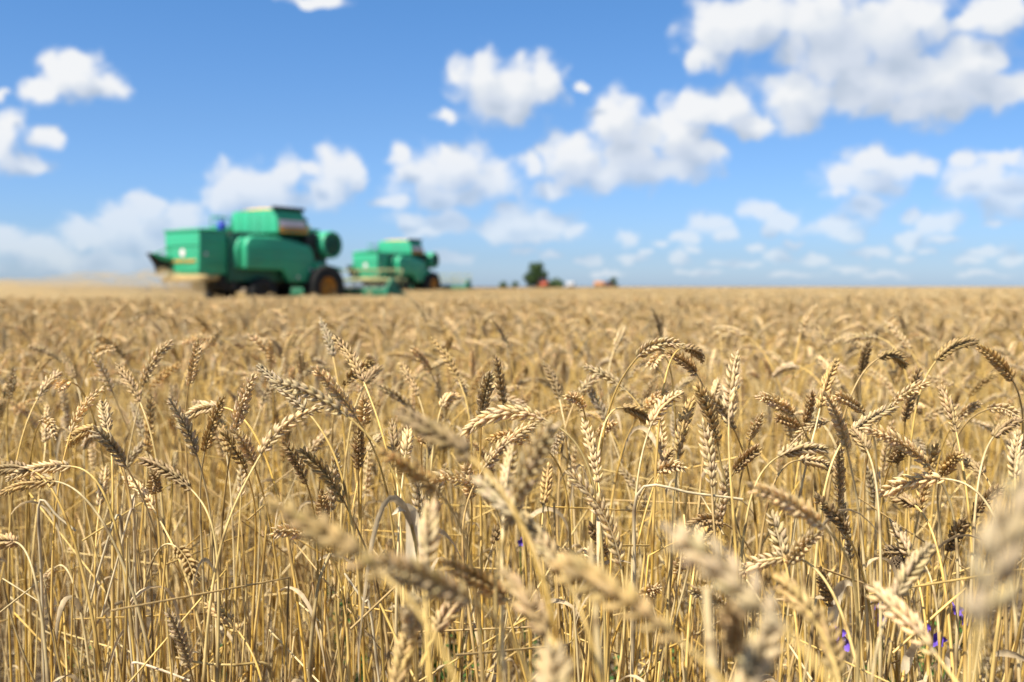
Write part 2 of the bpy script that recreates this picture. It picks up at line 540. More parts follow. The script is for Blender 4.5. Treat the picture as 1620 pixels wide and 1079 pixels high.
def rand_stalk(rs, kind=None):
    """parts of one random stalk rooted at the origin: dict of part -> Geo"""
    kind = kind or rs.choice(['up', 'lean', 'flat', 'nod', 'bare', 'snap'], p=[.18, .27, .17, .16, .12, .10])
    out = {}
    top = float(np.clip(rs.normal(0.60, 0.045), 0.44, 0.685))
    Le = rs.uniform(0.062, 0.092); phi = rs.uniform(0, 2*pi)
    d = np.array([cos(phi), sin(phi), 0]); Z = np.array([0, 0, 1.0])
    th0, th1 = {'up': (rs.uniform(0, .25), rs.uniform(0, .45)), 'lean': (rs.uniform(.25, .7), rs.uniform(.6, 1.2)),
                'flat': (rs.uniform(.7, 1.25), rs.uniform(1.3, 1.8)), 'nod': (rs.uniform(1.1, 1.7), rs.uniform(1.9, 2.6)),
                'bare': (.2, .3), 'snap': (.2, .3)}[kind]
    t0 = d*sin(th0) + Z*cos(th0); t1 = d*sin(th1) + Z*cos(th1); tm = unit(t0+t1)
    lean = rs.uniform(0.01, 0.10) + 0.05*sin(th0)
    rise = max(0, (t0*0.3 + tm*0.4 + t1*0.3)[2])*Le
    h = top - rise if th0 < 1.0 else top - 0.02
    Bp = d*lean + Z*h
    if kind == 'bare':
        h *= rs.uniform(0.5, 0.85); Bp = d*lean*0.7 + Z*h
    sp = bez(np.zeros(3), Z*h*0.72 + rs.normal(0, .008, 3)*np.array([1, 1, 0]), Bp - t0*0.09, Bp, 26)
    if kind == 'snap':
        kx = int(rs.uniform(.4, .75)*25); q = sp[kx]
        ph2 = rs.uniform(0, 2*pi); ln = rs.uniform(.12, .30)
        e = q + np.array([cos(ph2), sin(ph2), 0])*ln*0.75 + Z*ln*rs.uniform(-.75, .3)
        tail = q + (e-q)*np.linspace(0, 1, 14)[1:, None]; tail[:, 2] -= 0.02*np.linspace(0, 1, 13)**2
        sp = np.concatenate([sp[:kx+1], tail])
    g = Geo(); stem(g, sp, rs, r0=rs.uniform(.0014, .0019), r1=rs.uniform(.0008, .0011)); out['stem'] = g
    if kind not in ('bare', 'snap'):
        ep = bez(Bp, Bp + t0*Le*.33, Bp + t0*Le*.33 + tm*Le*.34, Bp + t0*Le*.33 + tm*Le*.34 + t1*Le*.33, 10)
        tone = [PALE, GOLD, BROWN, GREY][rs.choice(4, p=[.48, .30, .09, .13])]
        g = Geo(); ear(g, ep, tone, rs, wid=rs.uniform(.76, .96)); out['ear'] = g
    if rs.random() < 0.6:
        g = Geo()
        ribbon(g, leaf_path(sp, rs), rs.uniform(.004, .008), rs, (0.60, 0.46, 0.26) if rs.random() < .7 else (0.42, 0.31, 0.16), twist=rs.uniform(-3, 3))
        out['leaf'] = g
    if rs.random() < 0.65: out['tiller'] = tillers(rs, rs.integers(2, 5))
    return out


PM = {'stem': M_STEM, 'ear': M_EAR, 'leaf': M_LEAF, 'tiller': M_STEM}


def to_mesh(parts, name):
    g = Geo()
    for i, k in enumerate(('stem', 'ear', 'leaf', 'tiller')):
        if k in parts:
            parts[k].fm = [i % 3]*len(parts[k].fm); g.join(parts[k])
    return g.mesh(name, [M_STEM, M_EAR, M_LEAF])


# (ear base u, v, ear tip u, v, bend in px, depth, tone) read off the photograph
EARS = [
 (88,762,2,782,8,1.0,'g'),(113,738,10,760,8,1.0,'p'),(44,742,-20,748,5,1.02,'b'),(303,775,222,727,6,.98,'b'),(246,780,243,748,0,1.0,'b'),
 (172,682,162,636,0,1.08,'p'),(199,737,150,678,3,1.02,'y'),(150,676,107,705,5,1.08,'g'),(178,620,142,556,3,1.45,'y'),(222,637,185,576,3,1.25,'b'),
 (118,600,97,556,0,1.6,'b'),(226,612,272,540,8,1.3,'p'),(299,610,314,538,0,1.25,'p'),(322,560,350,523,2,1.7,'p'),(312,722,267,630,4,1.02,'y'),
 (324,714,354,627,3,1.04,'g'),(355,645,292,665,9,1.08,'p'),(371,685,402,592,3,1.02,'y'),(402,735,372,682,3,1.0,'p'),(390,748,352,685,3,1.08,'g'),
 (72,700,75,640,0,1.4,'p'),(14,630,22,580,0,1.5,'y'),(110,605,92,617,3,1.3,'p'),(158,800,167,738,0,1.25,'p'),(243,805,196,755,5,1.15,'p'),
 (25,858,-12,862,4,1.0,'b'),(88,898,73,938,5,1.2,'p'),(279,866,307,920,6,1.0,'g'),(378,1000,325,955,4,.98,'g'),(300,1055,265,965,3,.95,'y'),
 (550,659,425,603,9,.88,'p'),(485,650,406,578,3,1.0,'y'),(412,720,512,645,14,.92,'p'),(563,660,495,580,3,1.0,'p'),(576,605,527,532,5,1.1,'b'),
 (527,565,507,505,2,1.4,'y'),(545,610,592,572,5,1.3,'g'),(577,608,602,580,2,1.3,'b'),(567,742,568,675,0,1.06,'b'),(575,672,577,630,0,1.05,'p'),
 (545,795,472,712,7,.98,'g'),(485,765,450,700,3,1.1,'b'),(512,822,510,778,0,1.06,'b'),(492,850,432,843,6,1.0,'p'),(605,910,425,795,6,.43,'g'),
 (745,950,595,888,4,.50,'p'),(690,775,600,715,5,.64,'g'),(745,725,625,650,4,.52,'b'),(675,900,683,795,0,.56,'p'),(640,732,648,668,0,1.0,'p'),
 (625,725,620,665,0,1.04,'b'),(668,700,674,684,0,1.1,'b'),(762,660,775,590,2,1.05,'p'),(862,664,734,686,22,.95,'p'),(763,745,852,669,9,.98,'p'),
 (850,702,772,696,8,1.06,'g'),(757,770,683,760,9,.95,'p'),(745,790,738,735,0,1.06,'p'),(797,645,785,565,0,1.25,'b'),(662,628,633,575,2,1.4,'b'),
 (725,600,683,535,3,1.45,'g'),(682,590,652,550,2,1.6,'p'),(698,645,727,628,8,1.3,'p'),(478,592,474,555,0,1.65,'p'),(430,582,426,538,0,1.6,'p'),
 (800,840,873,668,5,.61,'p'),(800,780,810,705,0,.72,'p'),(888,903,820,812,3,.58,'p'),(815,815,757,757,2,.58,'y'),(1073,1012,882,893,6,.42,'g'),
 (868,1003,795,905,4,.50,'b'),(880,1120,872,1020,0,.42,'p'),(628,1090,648,1000,2,.64,'g'),(690,1000,725,950,2,.7,'b'),(802,948,700,890,4,.68,'g'),
 (655,1005,648,945,0,.62,'y'),(982,895,897,745,16,.90,'p'),(947,765,923,665,3,1.03,'p'),(860,800,868,735,0,1.1,'g'),(960,880,933,832,2,1.05,'b'),
 (945,903,928,868,0,1.02,'p'),(920,895,845,873,12,1.1,'g'),(1012,945,1042,930,2,1.1,'p'),(1145,828,1090,838,10,1.05,'b'),(1108,858,1125,835,2,1.06,'g'),
 (1071,905,1086,878,2,1.15,'p'),(1148,962,1092,934,4,.92,'p'),(1240,992,1058,835,6,.36,'y'),(1165,1040,1152,958,0,.5,'b'),(1175,1105,1228,985,3,.40,'p'),
 (1305,835,1184,768,7,.72,'p'),(1340,845,1289,785,4,.95,'b'),(1240,882,1222,812,0,.86,'p'),(1248,892,1298,842,4,.86,'p'),(1242,882,1163,912,6,.86,'p'),
 (1313,957,1297,898,0,1.0,'b'),(1480,1035,1378,930,5,.62,'p'),(1415,947,1476,862,4,.70,'p'),(1440,882,1409,825,2,.95,'p'),(1437,874,1391,877,4,1.0,'b'),
 (1327,1078,1300,965,3,.55,'g'),(1290,985,1230,915,3,.58,'g'),(1552,990,1628,738,6,.28,'y'),(1540,817,1586,770,4,1.0,'b'),(1500,872,1527,825,2,1.0,'b'),
 (1497,758,1392,783,9,.94,'p'),(1448,800,1414,788,3,1.0,'b'),(1470,737,1370,679,9,.95,'p'),(1340,710,1304,620,4,.95,'p'),(1350,681,1420,643,4,1.0,'p'),
 (1372,713,1344,679,3,.95,'b'),(1297,647,1325,568,3,1.1,'g'),(1272,682,1285,620,0,1.2,'b'),(1513,684,1487,612,3,1.0,'b'),(1556,750,1523,731,4,1.0,'b'),
 (1490,752,1516,718,2,1.0,'g'),(1571,692,1616,666,6,1.0,'b'),(1390,567,1432,581,13,1.2,'g'),(1480,572,1548,540,10,1.2,'g'),(1602,602,1546,548,5,1.2,'g'),
 (1362,593,1376,542,2,1.4,'b'),(1408,643,1467,606,4,1.1,'p'),(1432,667,1456,582,3,1.2,'b'),(1256,657,1198,627,6,1.14,'p'),(1270,682,1228,660,4,1.2,'b'),
 (1231,723,1308,714,9,1.04,'p'),(1265,728,1334,757,9,1.04,'p'),(1367,656,1323,625,4,1.15,'p'),(1515,663,1552,638,3,1.3,'p'),(1562,648,1609,659,7,1.2,'p'),
 (1439,553,1399,509,3,1.7,'p'),(1411,731,1433,709,2,1.1,'b'),(1606,757,1612,683,2,.9,'p'),(1007,567,1080,546,12,1.1,'p'),(1083,551,1112,572,6,1.15,'b'),
 (1102,592,1055,558,5,1.2,'b'),(1153,672,1166,557,3,.92,'p'),(1126,772,1111,667,3,.95,'p'),(1028,677,1081,621,9,1.05,'p'),(1073,722,1096,630,4,1.1,'g'),
 (1135,705,1103,610,4,1.0,'g'),(1043,746,1064,711,2,1.1,'b'),(1040,749,1084,741,7,1.1,'p'),(985,645,1027,669,6,1.15,'g'),(1017,648,1056,619,4,1.3,'p'),
 (945,690,973,669,3,1.3,'p'),(923,648,896,627,6,1.15,'p'),(918,622,968,591,7,1.4,'p'),(885,632,860,573,3,1.4,'b'),(1127,639,1136,601,0,1.3,'p'),
 (971,555,988,516,0,1.75,'p'),(1046,537,1032,489,3,1.9,'p'),(1162,746,1201,709,3,1.1,'b'),(1187,696,1206,654,2,1.2,'p'),(1045,722,1043,650,2,1.2,'p'),
]

ITEMS = []           # what each individual stalk looks like, for the labels


def make_stalk_object(parts, root, info):
    e = link('wheat_stalk', None, None, root)
    e.empty_display_size = 0.05
    for k in ('stem', 'ear', 'leaf', 'tiller'):
        if k in parts:
            p = parts[k]
            if isinstance(p, Geo):
                p = p.mesh(k, PM[k])
            link(k, p, e)
    info['obj'] = e
    ITEMS.append(info)
    return e


def hero_stalk(spec, i):
    bu, bv, tu, tv, bend, d, tone = spec
    rs = np.random.default_rng(1000+i)
    L2 = math.hypot(bu-tu, bv-tv)*d/FPX
    want = rs.uniform(0.068, 0.080)
    dz = math.sqrt(max(0, want**2 - L2**2)); dz = min(dz, 0.045)*rs.choice([-1, 1])
    if d < 0.45: dz = abs(dz)*0.8
    Bp, Tp = pix(bu, bv, d), pix(tu, tv, d + dz)
    mid = (Bp+Tp)/2
    nrm2 = np.array([-(tv-bv), (tu-bu)], float); nrm2 /= np.linalg.norm(nrm2) + 1e-9
    if nrm2[1] > 0: nrm2 = -nrm2                 # towards the top of the picture
    du, dv = nrm2*bend*2
    M = mid + np.array([du*d/FPX, 0, -dv*d/FPX])
    t = np.linspace(0, 1, 12)[:, None]
    ep = (1-t)**2*Bp + 2*(1-t)*t*M + t*t*Tp
    t0 = unit(M-Bp)
    Z = np.array([0, 0, 1.0])
    hz = Bp[2]
    back = -t0*np.array([1, 1, 0])*(0.05+0.05*max(0, 1-abs(t0[2])))
    root = np.array([Bp[0], Bp[1], 0]) + back + np.array([rs.normal(0, .02), rs.normal(0, .02), 0])
    if d < 0.7: root[1] = min(root[1], Bp[1]+0.03)
    l1 = 0.10 - 0.035*(1-max(0, t0[2]))
    # the culm swings from vertical into the ear's own direction
    sp = bez(root, root + Z*hz*0.80, Bp - t0*l1, Bp, 34)
    parts = {}
    g = Geo(); stem(g, sp - root, rs); parts['stem'] = g
    g = Geo(); ear(g, ep - root, np.array(TONES[tone])*rs.uniform(.92, 1.08)*(.90 if d < .5 else 1), rs, wid=rs.uniform(.80, .96)*(1.12 if d < .5 else 1), n=(int(np.linalg.norm(np.diff(ep, axis=0), axis=1).sum()/(.0060 if d < .3 else .0046)) if d < .5 else None), view=(unit(Bp-np.array([0, 0, CAMZ])) if (d < .75 or rs.random() < .5) else None)); parts['ear'] = g
    if d > 0.8 and rs.random() < 0.5:
        g = Geo(); ribbon(g, leaf_path(sp - root, rs), rs.uniform(.004, .008), rs, (0.60, 0.46, 0.27), twist=rs.uniform(-3, 3)); parts['leaf'] = g
    if d > .8 and rs.random() < .85: parts['tiller'] = tillers(rs, rs.integers(2, 6))
    make_stalk_object(parts, root, dict(b=(bu, bv), t=(tu, tv), d=d, tone=tone, kind='ear', bend=bend))


for i, sp_ in enumerate(EARS): hero_stalk(sp_, i)


def px_path(pts, n):
    """smooth world path through (u, v, depth) points"""
    Q = np.array([pix(*p) for p in pts]); k = len(Q)
    x = np.linspace(0, k-1, n); out = []
    for s in x:
        i = min(int(s), k-2); f = s-i
        p0, p1, p2, p3 = Q[max(i-1, 0)], Q[i], Q[i+1], Q[min(i+2, k-1)]
        out.append(0.5*((2*p1) + (p2-p0)*f + (2*p0-5*p1+4*p2-p3)*f*f + (3*p1-p0-3*p2+p3)*f**3))
    return np.array(out)


def bare_stalk(pts, leaf=None, col=None, r=0.0015, lw=0.010, tone='p', what='curled'):
    rs = np.random.default_rng(int(pts[0][0]*7+pts[0][1]))
    top = px_path(pts, 18)                       # from the top down to where it leaves the frame
    low = top[-1]; root = np.array([low[0]+rs.normal(0, .01), low[1]+rs.normal(0, .01), 0])
    down = np.linspace(0, 1, 10)[1:, None]*(root-low) + low
    P = np.concatenate([top, down])[::-1] - root
    parts = {}
    g = Geo(); stem(g, P, rs, col=col, r0=r, r1=r*.8); parts['stem'] = g
    if leaf:
        g = Geo(); ribbon(g, px_path(leaf, 16) - root, lw, rs, (0.76, 0.62, 0.40), twist=rs.uniform(.3, .9), fold=.2, view=np.array([0, 1.0, -.2])); parts['leaf'] = g
    make_stalk_object(parts, root, dict(b=pts[-1][:2], t=pts[0][:2], d=pts[0][2], tone=tone, kind=what, bend=0, at=(leaf or pts)[0][:2]))


bare_stalk([(652,900,.88),(655,960,.88),(660,1078,.9)], [(653,905,.88),(656,850,.88),(651,812,.88),(638,803,.87),(620,815,.86)], lw=.015)
bare_stalk([(1316,985,1.0),(1318,1030,1.0),(1312,1078,1.0)], [(1316,990,1.0),(1321,950,1.0),(1330,926,.99),(1342,922,.98),(1350,928,.98)], lw=.012)
bare_stalk([(1430,1060,.95),(1428,1079,.95)], [(1430,1065,.95),(1438,1035,.95),(1447,1019,.94),(1453,1024,.94)], lw=.010)
bare_stalk([(1505,1062,1.0),(1507,1079,1.0)], [(1506,1068,1.0),(1503,1035,1.0),(1510,1022,.99),(1522,1028,.98)], lw=.012)
bare_stalk([(1175,790,.96),(1100,781,.95),(1012,775,.95),(1004,900,.97),(1000,1079,1.0)], tone='p', what='snapped', col=(.74, .6, .36))
bare_stalk([(120,840,1.0),(92,818,1.0),(62,795,1.0),(66,920,1.02),(70,1079,1.03)], tone='p', what='snapped', col=(.70, .56, .34))
bare_stalk([(300,1077,.95),(255,1060,.95),(213,1048,.95),(211,1060,.95),(212,1079,.96)], tone='p', what='snapped', col=(.70, .54, .36))
bare_stalk([(139,968,1.0),(160,890,1.0),(188,813,1.0),(196,900,1.02),(212,1079,1.03)], tone='p', what='snapped', col=(.68, .55, .33))
bare_stalk([(161,975,1.0),(185,890,1.0),(210,803,1.0),(214,900,1.04),(220,1079,1.05)], tone='p', what='snapped', col=(.68, .55, .33))
bare_stalk([(1118,930,.50),(1122,1000,.50),(1130,1079,.50)], tone='p', what='bare', col=(.72, .56, .30), r=.0028)
bare_stalk([(934,858,.55),(942,960,.55),(950,1079,.55)], tone='g', what='bare', r=.0019)
bare_stalk([(278,1040,.95),(320,1049,.95),(370,1052,.95),(420,1050,.97),(430,1079,.98)][::1], tone='g', what='snapped', col=(.6, .42, .14))
bare_stalk([(523,875,1.0),(505,920,1.0),(494,1000,1.0),(490,1079,1.02)], tone='g', what='bare', col=(.68, .50, .22), r=.0022)
bare_stalk([(545,907,1.02),(575,950,1.02),(585,960,1.02),(600,1079,1.04)], tone='p', what='snapped', col=(.80, .68, .44))

# a pool of random stalks: used as copies for individuals and, combined, for the field
POOL = []
_rs = np.random.default_rng(77)
for i in range(44):
    pr = rand_stalk(_rs)
    kind = 'ear' if 'ear' in pr else 'bare'
    info = None
    if 'ear' in pr:
        v = np.concatenate(pr['ear'].V[:1])
    POOL.append(dict(parts=pr, has=kind))
for q in POOL:
    q['mesh'] = {k: g.mesh(k, PM[k]) for k, g in q['parts'].items()}
    q['ends'] = None
    if 'ear' in q['parts']:
        v = q['parts']['ear'].V[0]; q['ends'] = (v[:4].mean(0), v[-4:].mean(0))
    else:
        v = q['parts']['stem'].V[0]; q['ends'] = (v[:6].mean(0), v[-6:].mean(0))
    t = np.concatenate(q['parts']['ear'].T).mean(0) if 'ear' in q['parts'] else None
    q['tone'] = 'p' if t is None else min('pgby', key=lambda c: np.linalg.norm(np.array(TONES[c])*.92 - t))

N_IND = 300
BARE = [q for q in POOL if q['has'] == 'bare']
n_fill = N_IND - len(ITEMS)
near_pts = []
_rs = np.random.default_rng(3)
tries = 0
while len(near_pts) < n_fill and tries < 20000:
    tries += 1
    d = math.sqrt(_rs.uniform(1.08**2, 1.66**2))
    u = _rs.uniform(-40, 1660)
    if d < 1.2 and u < 620 and _rs.random() < .25: continue
    x = (u-CU)/FPX*d
    q = _rs.choice(BARE if _rs.random() < .34 else POOL)
    # keep tall random ears from covering the traced ones
    a = _rs.uniform(0, 2*pi); ca, sa = cos(a), sin(a)
    rot = np.array([[ca, -sa, 0], [sa, ca, 0], [0, 0, 1]]); sc = _rs.uniform(.86, 1.03)
    root = np.array([x, d, 0.0])
    b, t = root + rot @ q['ends'][0]*sc, root + rot @ q['ends'][1]*sc
    pb, pt = proj(b), proj(t)
    if q['has'] == 'ear' and min(pb[2], pt[2]) < 0.98: continue
    if not (-20 < pt[0] < 1640): continue
    near_pts.append((q, root, a, sc, pb, pt))
for (q, root, a, sc, pb, pt) in near_pts:
    e = link('wheat_stalk', None, None, root)
    e.rotation_euler = (0, 0, a); e.scale = (sc, sc, sc); e.empty_display_size = .05
    for k, me in q['mesh'].items(): link(k, me, e)
    ITEMS.append(dict(obj=e, b=pb[:2], t=pt[:2], d=pt[2], tone=q['tone'], kind=q['has'], bend=0))


# ---- labels for the individual stalks
def region(u, v):
    col = ('at left edge' if u < 110 else 'below the dust' if u < 240 else "below near combine's box" if u < 330 else
           "below near combine's tank" if u < 450 else "below near combine's wheel" if u < 555 else
           'below the far combine' if u < 740 else 'left of below the lone tree' if u < 810 else 'below the lone tree' if u < 880 else
           'below the orange trailer' if u < 1010 else 'right of the orange trailer' if u < 1150 else
           'below the big cloud' if u < 1300 else 'right of the big cloud' if u < 1460 else 'near right edge')
    col = col.replace('left of below the lone tree', 'left of the lone tree').replace('right of the big cloud', 'beneath the biggest cloud')
    row = ('top row' if v < 590 else 'upper row' if v < 680 else 'middle row' if v < 780 else 'lower row' if v < 900 else 'bottom row')
    return col, row


def look(it):
    tone = {'p': 'pale', 'g': 'golden', 'b': 'dark brown', 'y': 'greyish'}[it['tone']]
    foc = 'large blurred' if it['d'] < .45 else 'blurred' if it['d'] < .8 else 'sharp' if it['d'] < 1.25 else 'soft'
    (bu, bv), (tu, tv) = it['b'], it['t']
    if it['kind'] == 'curled': return '%s bare wheat stalk with curled white leaf' % foc
    if it['kind'] == 'snapped': return '%s snapped straw wheat stalk' % foc
    if it['kind'] == 'bare': return '%s earless wheat stalk' % foc
    a = math.degrees(atan2(tu-bu, bv-tv)); s = 'right' if a > 0 else 'left'
    aa = abs(a)
    pose = 'upright' if aa < 20 else 'leaning ' + s if aa < 65 else 'pointing ' + s if aa < 105 else 'drooping ' + s
    return '%s %s wheat ear %s' % (foc, tone, pose)


ORD = ['leftmost', 'second', 'third', 'fourth', 'fifth', 'sixth', 'seventh', 'eighth', 'ninth', 'tenth', 'eleventh', 'twelfth']
bkt = {}
for it in ITEMS:
    u, v = (it.get('at') or ((it['b'][0]+it['t'][0])/2, (it['b'][1]+it['t'][1])/2))
    col, row = region(min(max(u, 0), 1619), v)
    it['u'] = u
    bkt.setdefault('%s %s, %s' % (look(it), col, row), []).append(it)
for lab, its in bkt.items():
    its.sort(key=lambda q: q['u'])
    for i, it in enumerate(its):
        l = lab
        if len(its) == 2: l += ', ' + ('left' if i == 0 else 'right') + ' one'
        elif len(its) > 2: l += ', ' + (ORD[i] if i == 0 else ORD[i] + ' from left')
        tag(it['obj'], l, 'wheat stalk', 'wheat stalks nearest the camera')


# ------------------------------------------------------------------ ground
soil = mat('soil', (0.075, 0.055, 0.038), 0.95, 0.1, noise=(9.0, (0.20, 0.155, 0.10), 0.35, 0.75), bump=0.6)
stub_m = mat('stubble_ground', (0.40, 0.30, 0.155), 0.95, 0.1, noise=(0.9, (0.52, 0.41, 0.23), 0.3, 0.7), bump=0.3)
def lines(lo, hi, step, far):
    a = np.arange(lo, hi+step/2, step); return np.concatenate([[-far, -1000, -300], a, [300, 1000, far]])


def land_sheet(name, gx, gy, m, lift=0.0, keep=None):
    X, Y = np.meshgrid(gx, gy, indexing='ij'); nx, ny = X.shape
    V = np.stack([X, Y, land(X, Y)+lift], -1).reshape(-1, 3)
    i, j = np.meshgrid(np.arange(nx-1), np.arange(ny-1), indexing='ij')
    F = np.stack([i*ny+j, (i+1)*ny+j, (i+1)*ny+j+1, i*ny+j+1], -1).reshape(-1, 4)
    if keep is not None:
        c = V[F].mean(1); F = F[keep(c[:, 0], c[:, 1])]
        used, inv = np.unique(F, return_inverse=True); V = V[used]; F = inv.reshape(-1, 4)
    g = Geo(); g.add(V, F)
    return tag(link(name, g.mesh(name, m)), kind='structure')


land_sheet('ground', lines(-100, 40, 2, 4000), lines(-10, 110, 2, 4000), soil)

HEAD = R(54.5)
FWD = np.array([cos(HEAD), sin(HEAD), 0]); RGT = np.array([sin(HEAD), -cos(HEAD), 0])
D1 = 37.9
C1 = pix(289, 453, D1); C1[2] = land(C1[0]+1.5, C1[1]+2)                          # rear middle of the near combine's straw box
D2 = 68.0
C2 = pix(578, 453, D2); C2[2] = land(C2[0], C2[1])
HEADX = 8.0                                                # the header stands this far ahead of the box
r1, f1 = C1 @ RGT, C1 @ FWD + HEADX
r2, f2 = C2 @ RGT, C2 @ FWD + HEADX


def is_wheat(x, y):
    r = x*RGT[0] + y*RGT[1]; f = x*FWD[0] + y*FWD[1]
    edge = np.where(f < f1, r1+3.5+14*sstep(5, 26, f1-f), np.where(f < f2, r2+3.5, r2-4.0))
    return r > edge


# the cut strip behind the combines
land_sheet('stubble_field', np.arange(-160, 30, 1.0), np.arange(6, 110, 1.0), stub_m, .004, lambda x, y: ~is_wheat(x, y))

# ------------------------------------------------------------------ the standing wheat as one mass
def low_stalk(g, p, rs, lod):
    top = float(np.clip(rs.normal(0.61, 0.04), 0.48, 0.69)); phi = rs.uniform(0, 2*pi)
    th = abs(rs.normal(0.7, 0.55)); d = np.array([cos(phi), sin(phi), 0]); Z = np.array([0, 0, 1.0])
    Le = rs.uniform(.065, .09); t1 = d*sin(th) + Z*cos(th)
    h = top - max(0, t1[2])*Le
    Bp = p + d*rs.uniform(.02, .1) + Z*h
    sp = np.array([p + Z*(0.18 if lod > 1 else 0), p*0.7 + Bp*0.3 + Z*h*0.2, Bp - t1*.05, Bp])
    sc = np.array(STEMC[rs.integers(len(STEMC))])
    g.mi = 0
    tube(g, sp, [.0025, .0022, .0018, .0016], 3, sc*rs.uniform(.8, 1.1))
    k = 8 if lod == 1 else 4
    t = np.linspace(0, 1, k)
    ep = Bp + t[:, None]*Le*t1 + np.outer(t*t, -Z*0.012)
    r = .0062*np.array([.5] + [1, .8]*((k-2)//2) + [.25])[:k] if lod == 1 else .0058*np.array([.6, 1, .9, .3])
    tone = np.array([PALE, GOLD, BROWN, GREY][rs.choice(4, p=[.48, .30, .09, .13])])*rs.uniform(.85, 1.1)
    g.mi = 1
    tube(g, ep, r, 5 if lod == 1 else 4, tone*rs.uniform(.8, 1.1, (k, 1)))


PROTO = []
for i, q in enumerate(POOL):
    PROTO.append(to_mesh(q['parts'], 'stalk_kind'))
nA = len(PROTO)
_rs = np.random.default_rng(21)
for i in range(6):
    g = Geo()
    for k in range(75): low_stalk(g, np.array([*_rs.uniform(-.33, .33, 2), 0]), _rs, 1)
    PROTO.append(g.mesh('clump_kind', [M_STEM, M_EAR, M_LEAF]))
nB = len(PROTO)
for i in range(4):
    g = Geo()
    for k in range(520): low_stalk(g, np.array([*_rs.uniform(-1.35, 1.35, 2), 0]), _rs, 2)
    PROTO.append(g.mesh('patch_kind', [M_STEM, M_EAR, M_LEAF]))
nC = len(PROTO)

pts, idx, rotz, scl = [], [], [], []
def put(x, y, lo, hi, s0, s1):
    n = len(x); pts.append(np.stack([x, y, land(x, y)], 1)); idx.append(_rs.integers(lo, hi, n))
    rotz.append(_rs.uniform(0, 2*pi, n)); scl.append(_rs.uniform(s0, s1, n))


# ring just behind the individual stalks, out to 11 m
def sector(n, d0, d1, half, x_extra=0.6):
    d = np.sqrt(_rs.uniform(d0*d0, d1*d1, n)); x = _rs.uniform(-1, 1, n)*(half*d + x_extra); return x, d
DENS = 235
aA = (0.60*(11**2 - 1.60**2) + 2*0.5*(11-1.60))
x, y = sector(int(aA*DENS), 1.60, 11, .60, .5)
k = is_wheat(x, y); put(x[k], y[k], 0, nA, .86, 1.06)
# beside the frame, close by: they shade what is in view
x = _rs.uniform(-2.2, 2.2, 3200); y = _rs.uniform(-.9, 1.95, 3200)
k = (np.abs(x) > 0.58*np.maximum(y, 0) + 0.16 + .25*(y < .4)) & (np.abs(x) < 2.2)
x, y = x[k], y[k]
k = _rs.random(len(x)) < .62
put(x[k], y[k], 0, nA, .80, .98)
# middle distance, clumps
aB = .62*(46**2-11**2)
x, y = sector(int(aB*3.1), 11, 46, .62, 1.0)
k = is_wheat(x, y); put(x[k], y[k], nA, nB, .94, 1.05)
# far distance, patches
aC = .66*(260**2-46**2)
x, y = sector(int(aC*.20), 45, 260, .66, 3)
k = is_wheat(x, y); put(x[k], y[k], nB, nC, .95, 1.05)
pts, idx, rotz, scl = map(np.concatenate, (pts, idx, rotz, scl))


def instancer(name, pts, idx, rotz, scl, meshes, tilt=None):
    me = bpy.data.meshes.new(name)
    me.vertices.add(len(pts)); me.vertices.foreach_set('co', pts.astype(np.float32).ravel())
    a = me.attributes.new('kind_index', 'INT', 'POINT'); a.data.foreach_set('value', idx.astype(np.int32))
    rot = np.zeros((len(pts), 3), np.float32); rot[:, 2] = rotz
    if tilt is not None: rot[:, 0] = tilt
    a = me.attributes.new('turn', 'FLOAT_VECTOR', 'POINT'); a.data.foreach_set('vector', rot.ravel())
    a = me.attributes.new('size', 'FLOAT', 'POINT'); a.data.foreach_set('value', scl.astype(np.float32))
    o = link(name, me)
    nt = bpy.data.node_groups.new(name + '_nodes', 'GeometryNodeTree')
    nt.interface.new_socket('Geometry', in_out='INPUT', socket_type='NodeSocketGeometry')
    nt.interface.new_socket('Geometry', in_out='OUTPUT', socket_type='NodeSocketGeometry')
    N = nt.nodes.new
    gi, go = N('NodeGroupInput'), N('NodeGroupOutput')
    jn = N('GeometryNodeJoinGeometry')
    for m in reversed(meshes):            # Join hands its links on last-first
        ob = bpy.data.objects.new(name + '_kind', m)       # holds the mesh for the node below; not in the scene
        oi = N('GeometryNodeObjectInfo'); oi.inputs['Object'].default_value = ob
        oi.inputs['As Instance'].default_value = False
        gt = N('GeometryNodeGeometryToInstance')
        nt.links.new(oi.outputs['Geometry'], gt.inputs[0]); nt.links.new(gt.outputs[0], jn.inputs[0])
    ip = N('GeometryNodeInstanceOnPoints')
    ip.inputs['Pick Instance'].default_value = True
    def attr(nm, ty):
        n = N('GeometryNodeInputNamedAttribute'); n.data_type = ty; n.inputs['Name'].default_value = nm
        return n.outputs['Attribute']
    nt.links.new(gi.outputs[0], ip.inputs['Points']); nt.links.new(jn.outputs[0], ip.inputs['Instance'])
    nt.links.new(attr('kind_index', 'INT'), ip.inputs['Instance Index'])
    nt.links.new(attr('turn', 'FLOAT_VECTOR'), ip.inputs['Rotation']); nt.links.new(attr('size', 'FLOAT'), ip.inputs['Scale'])
    nt.links.new(ip.outputs[0], go.inputs[0])
    md = o.modifiers.new('scatter', 'NODES'); md.node_group = nt
    return o


wf = instancer('wheat_field', pts, idx, rotz, scl, PROTO)
tag(wf, 'ripe golden wheat spreading behind the nearest stalks to the horizon', 'wheat', kind='stuff')

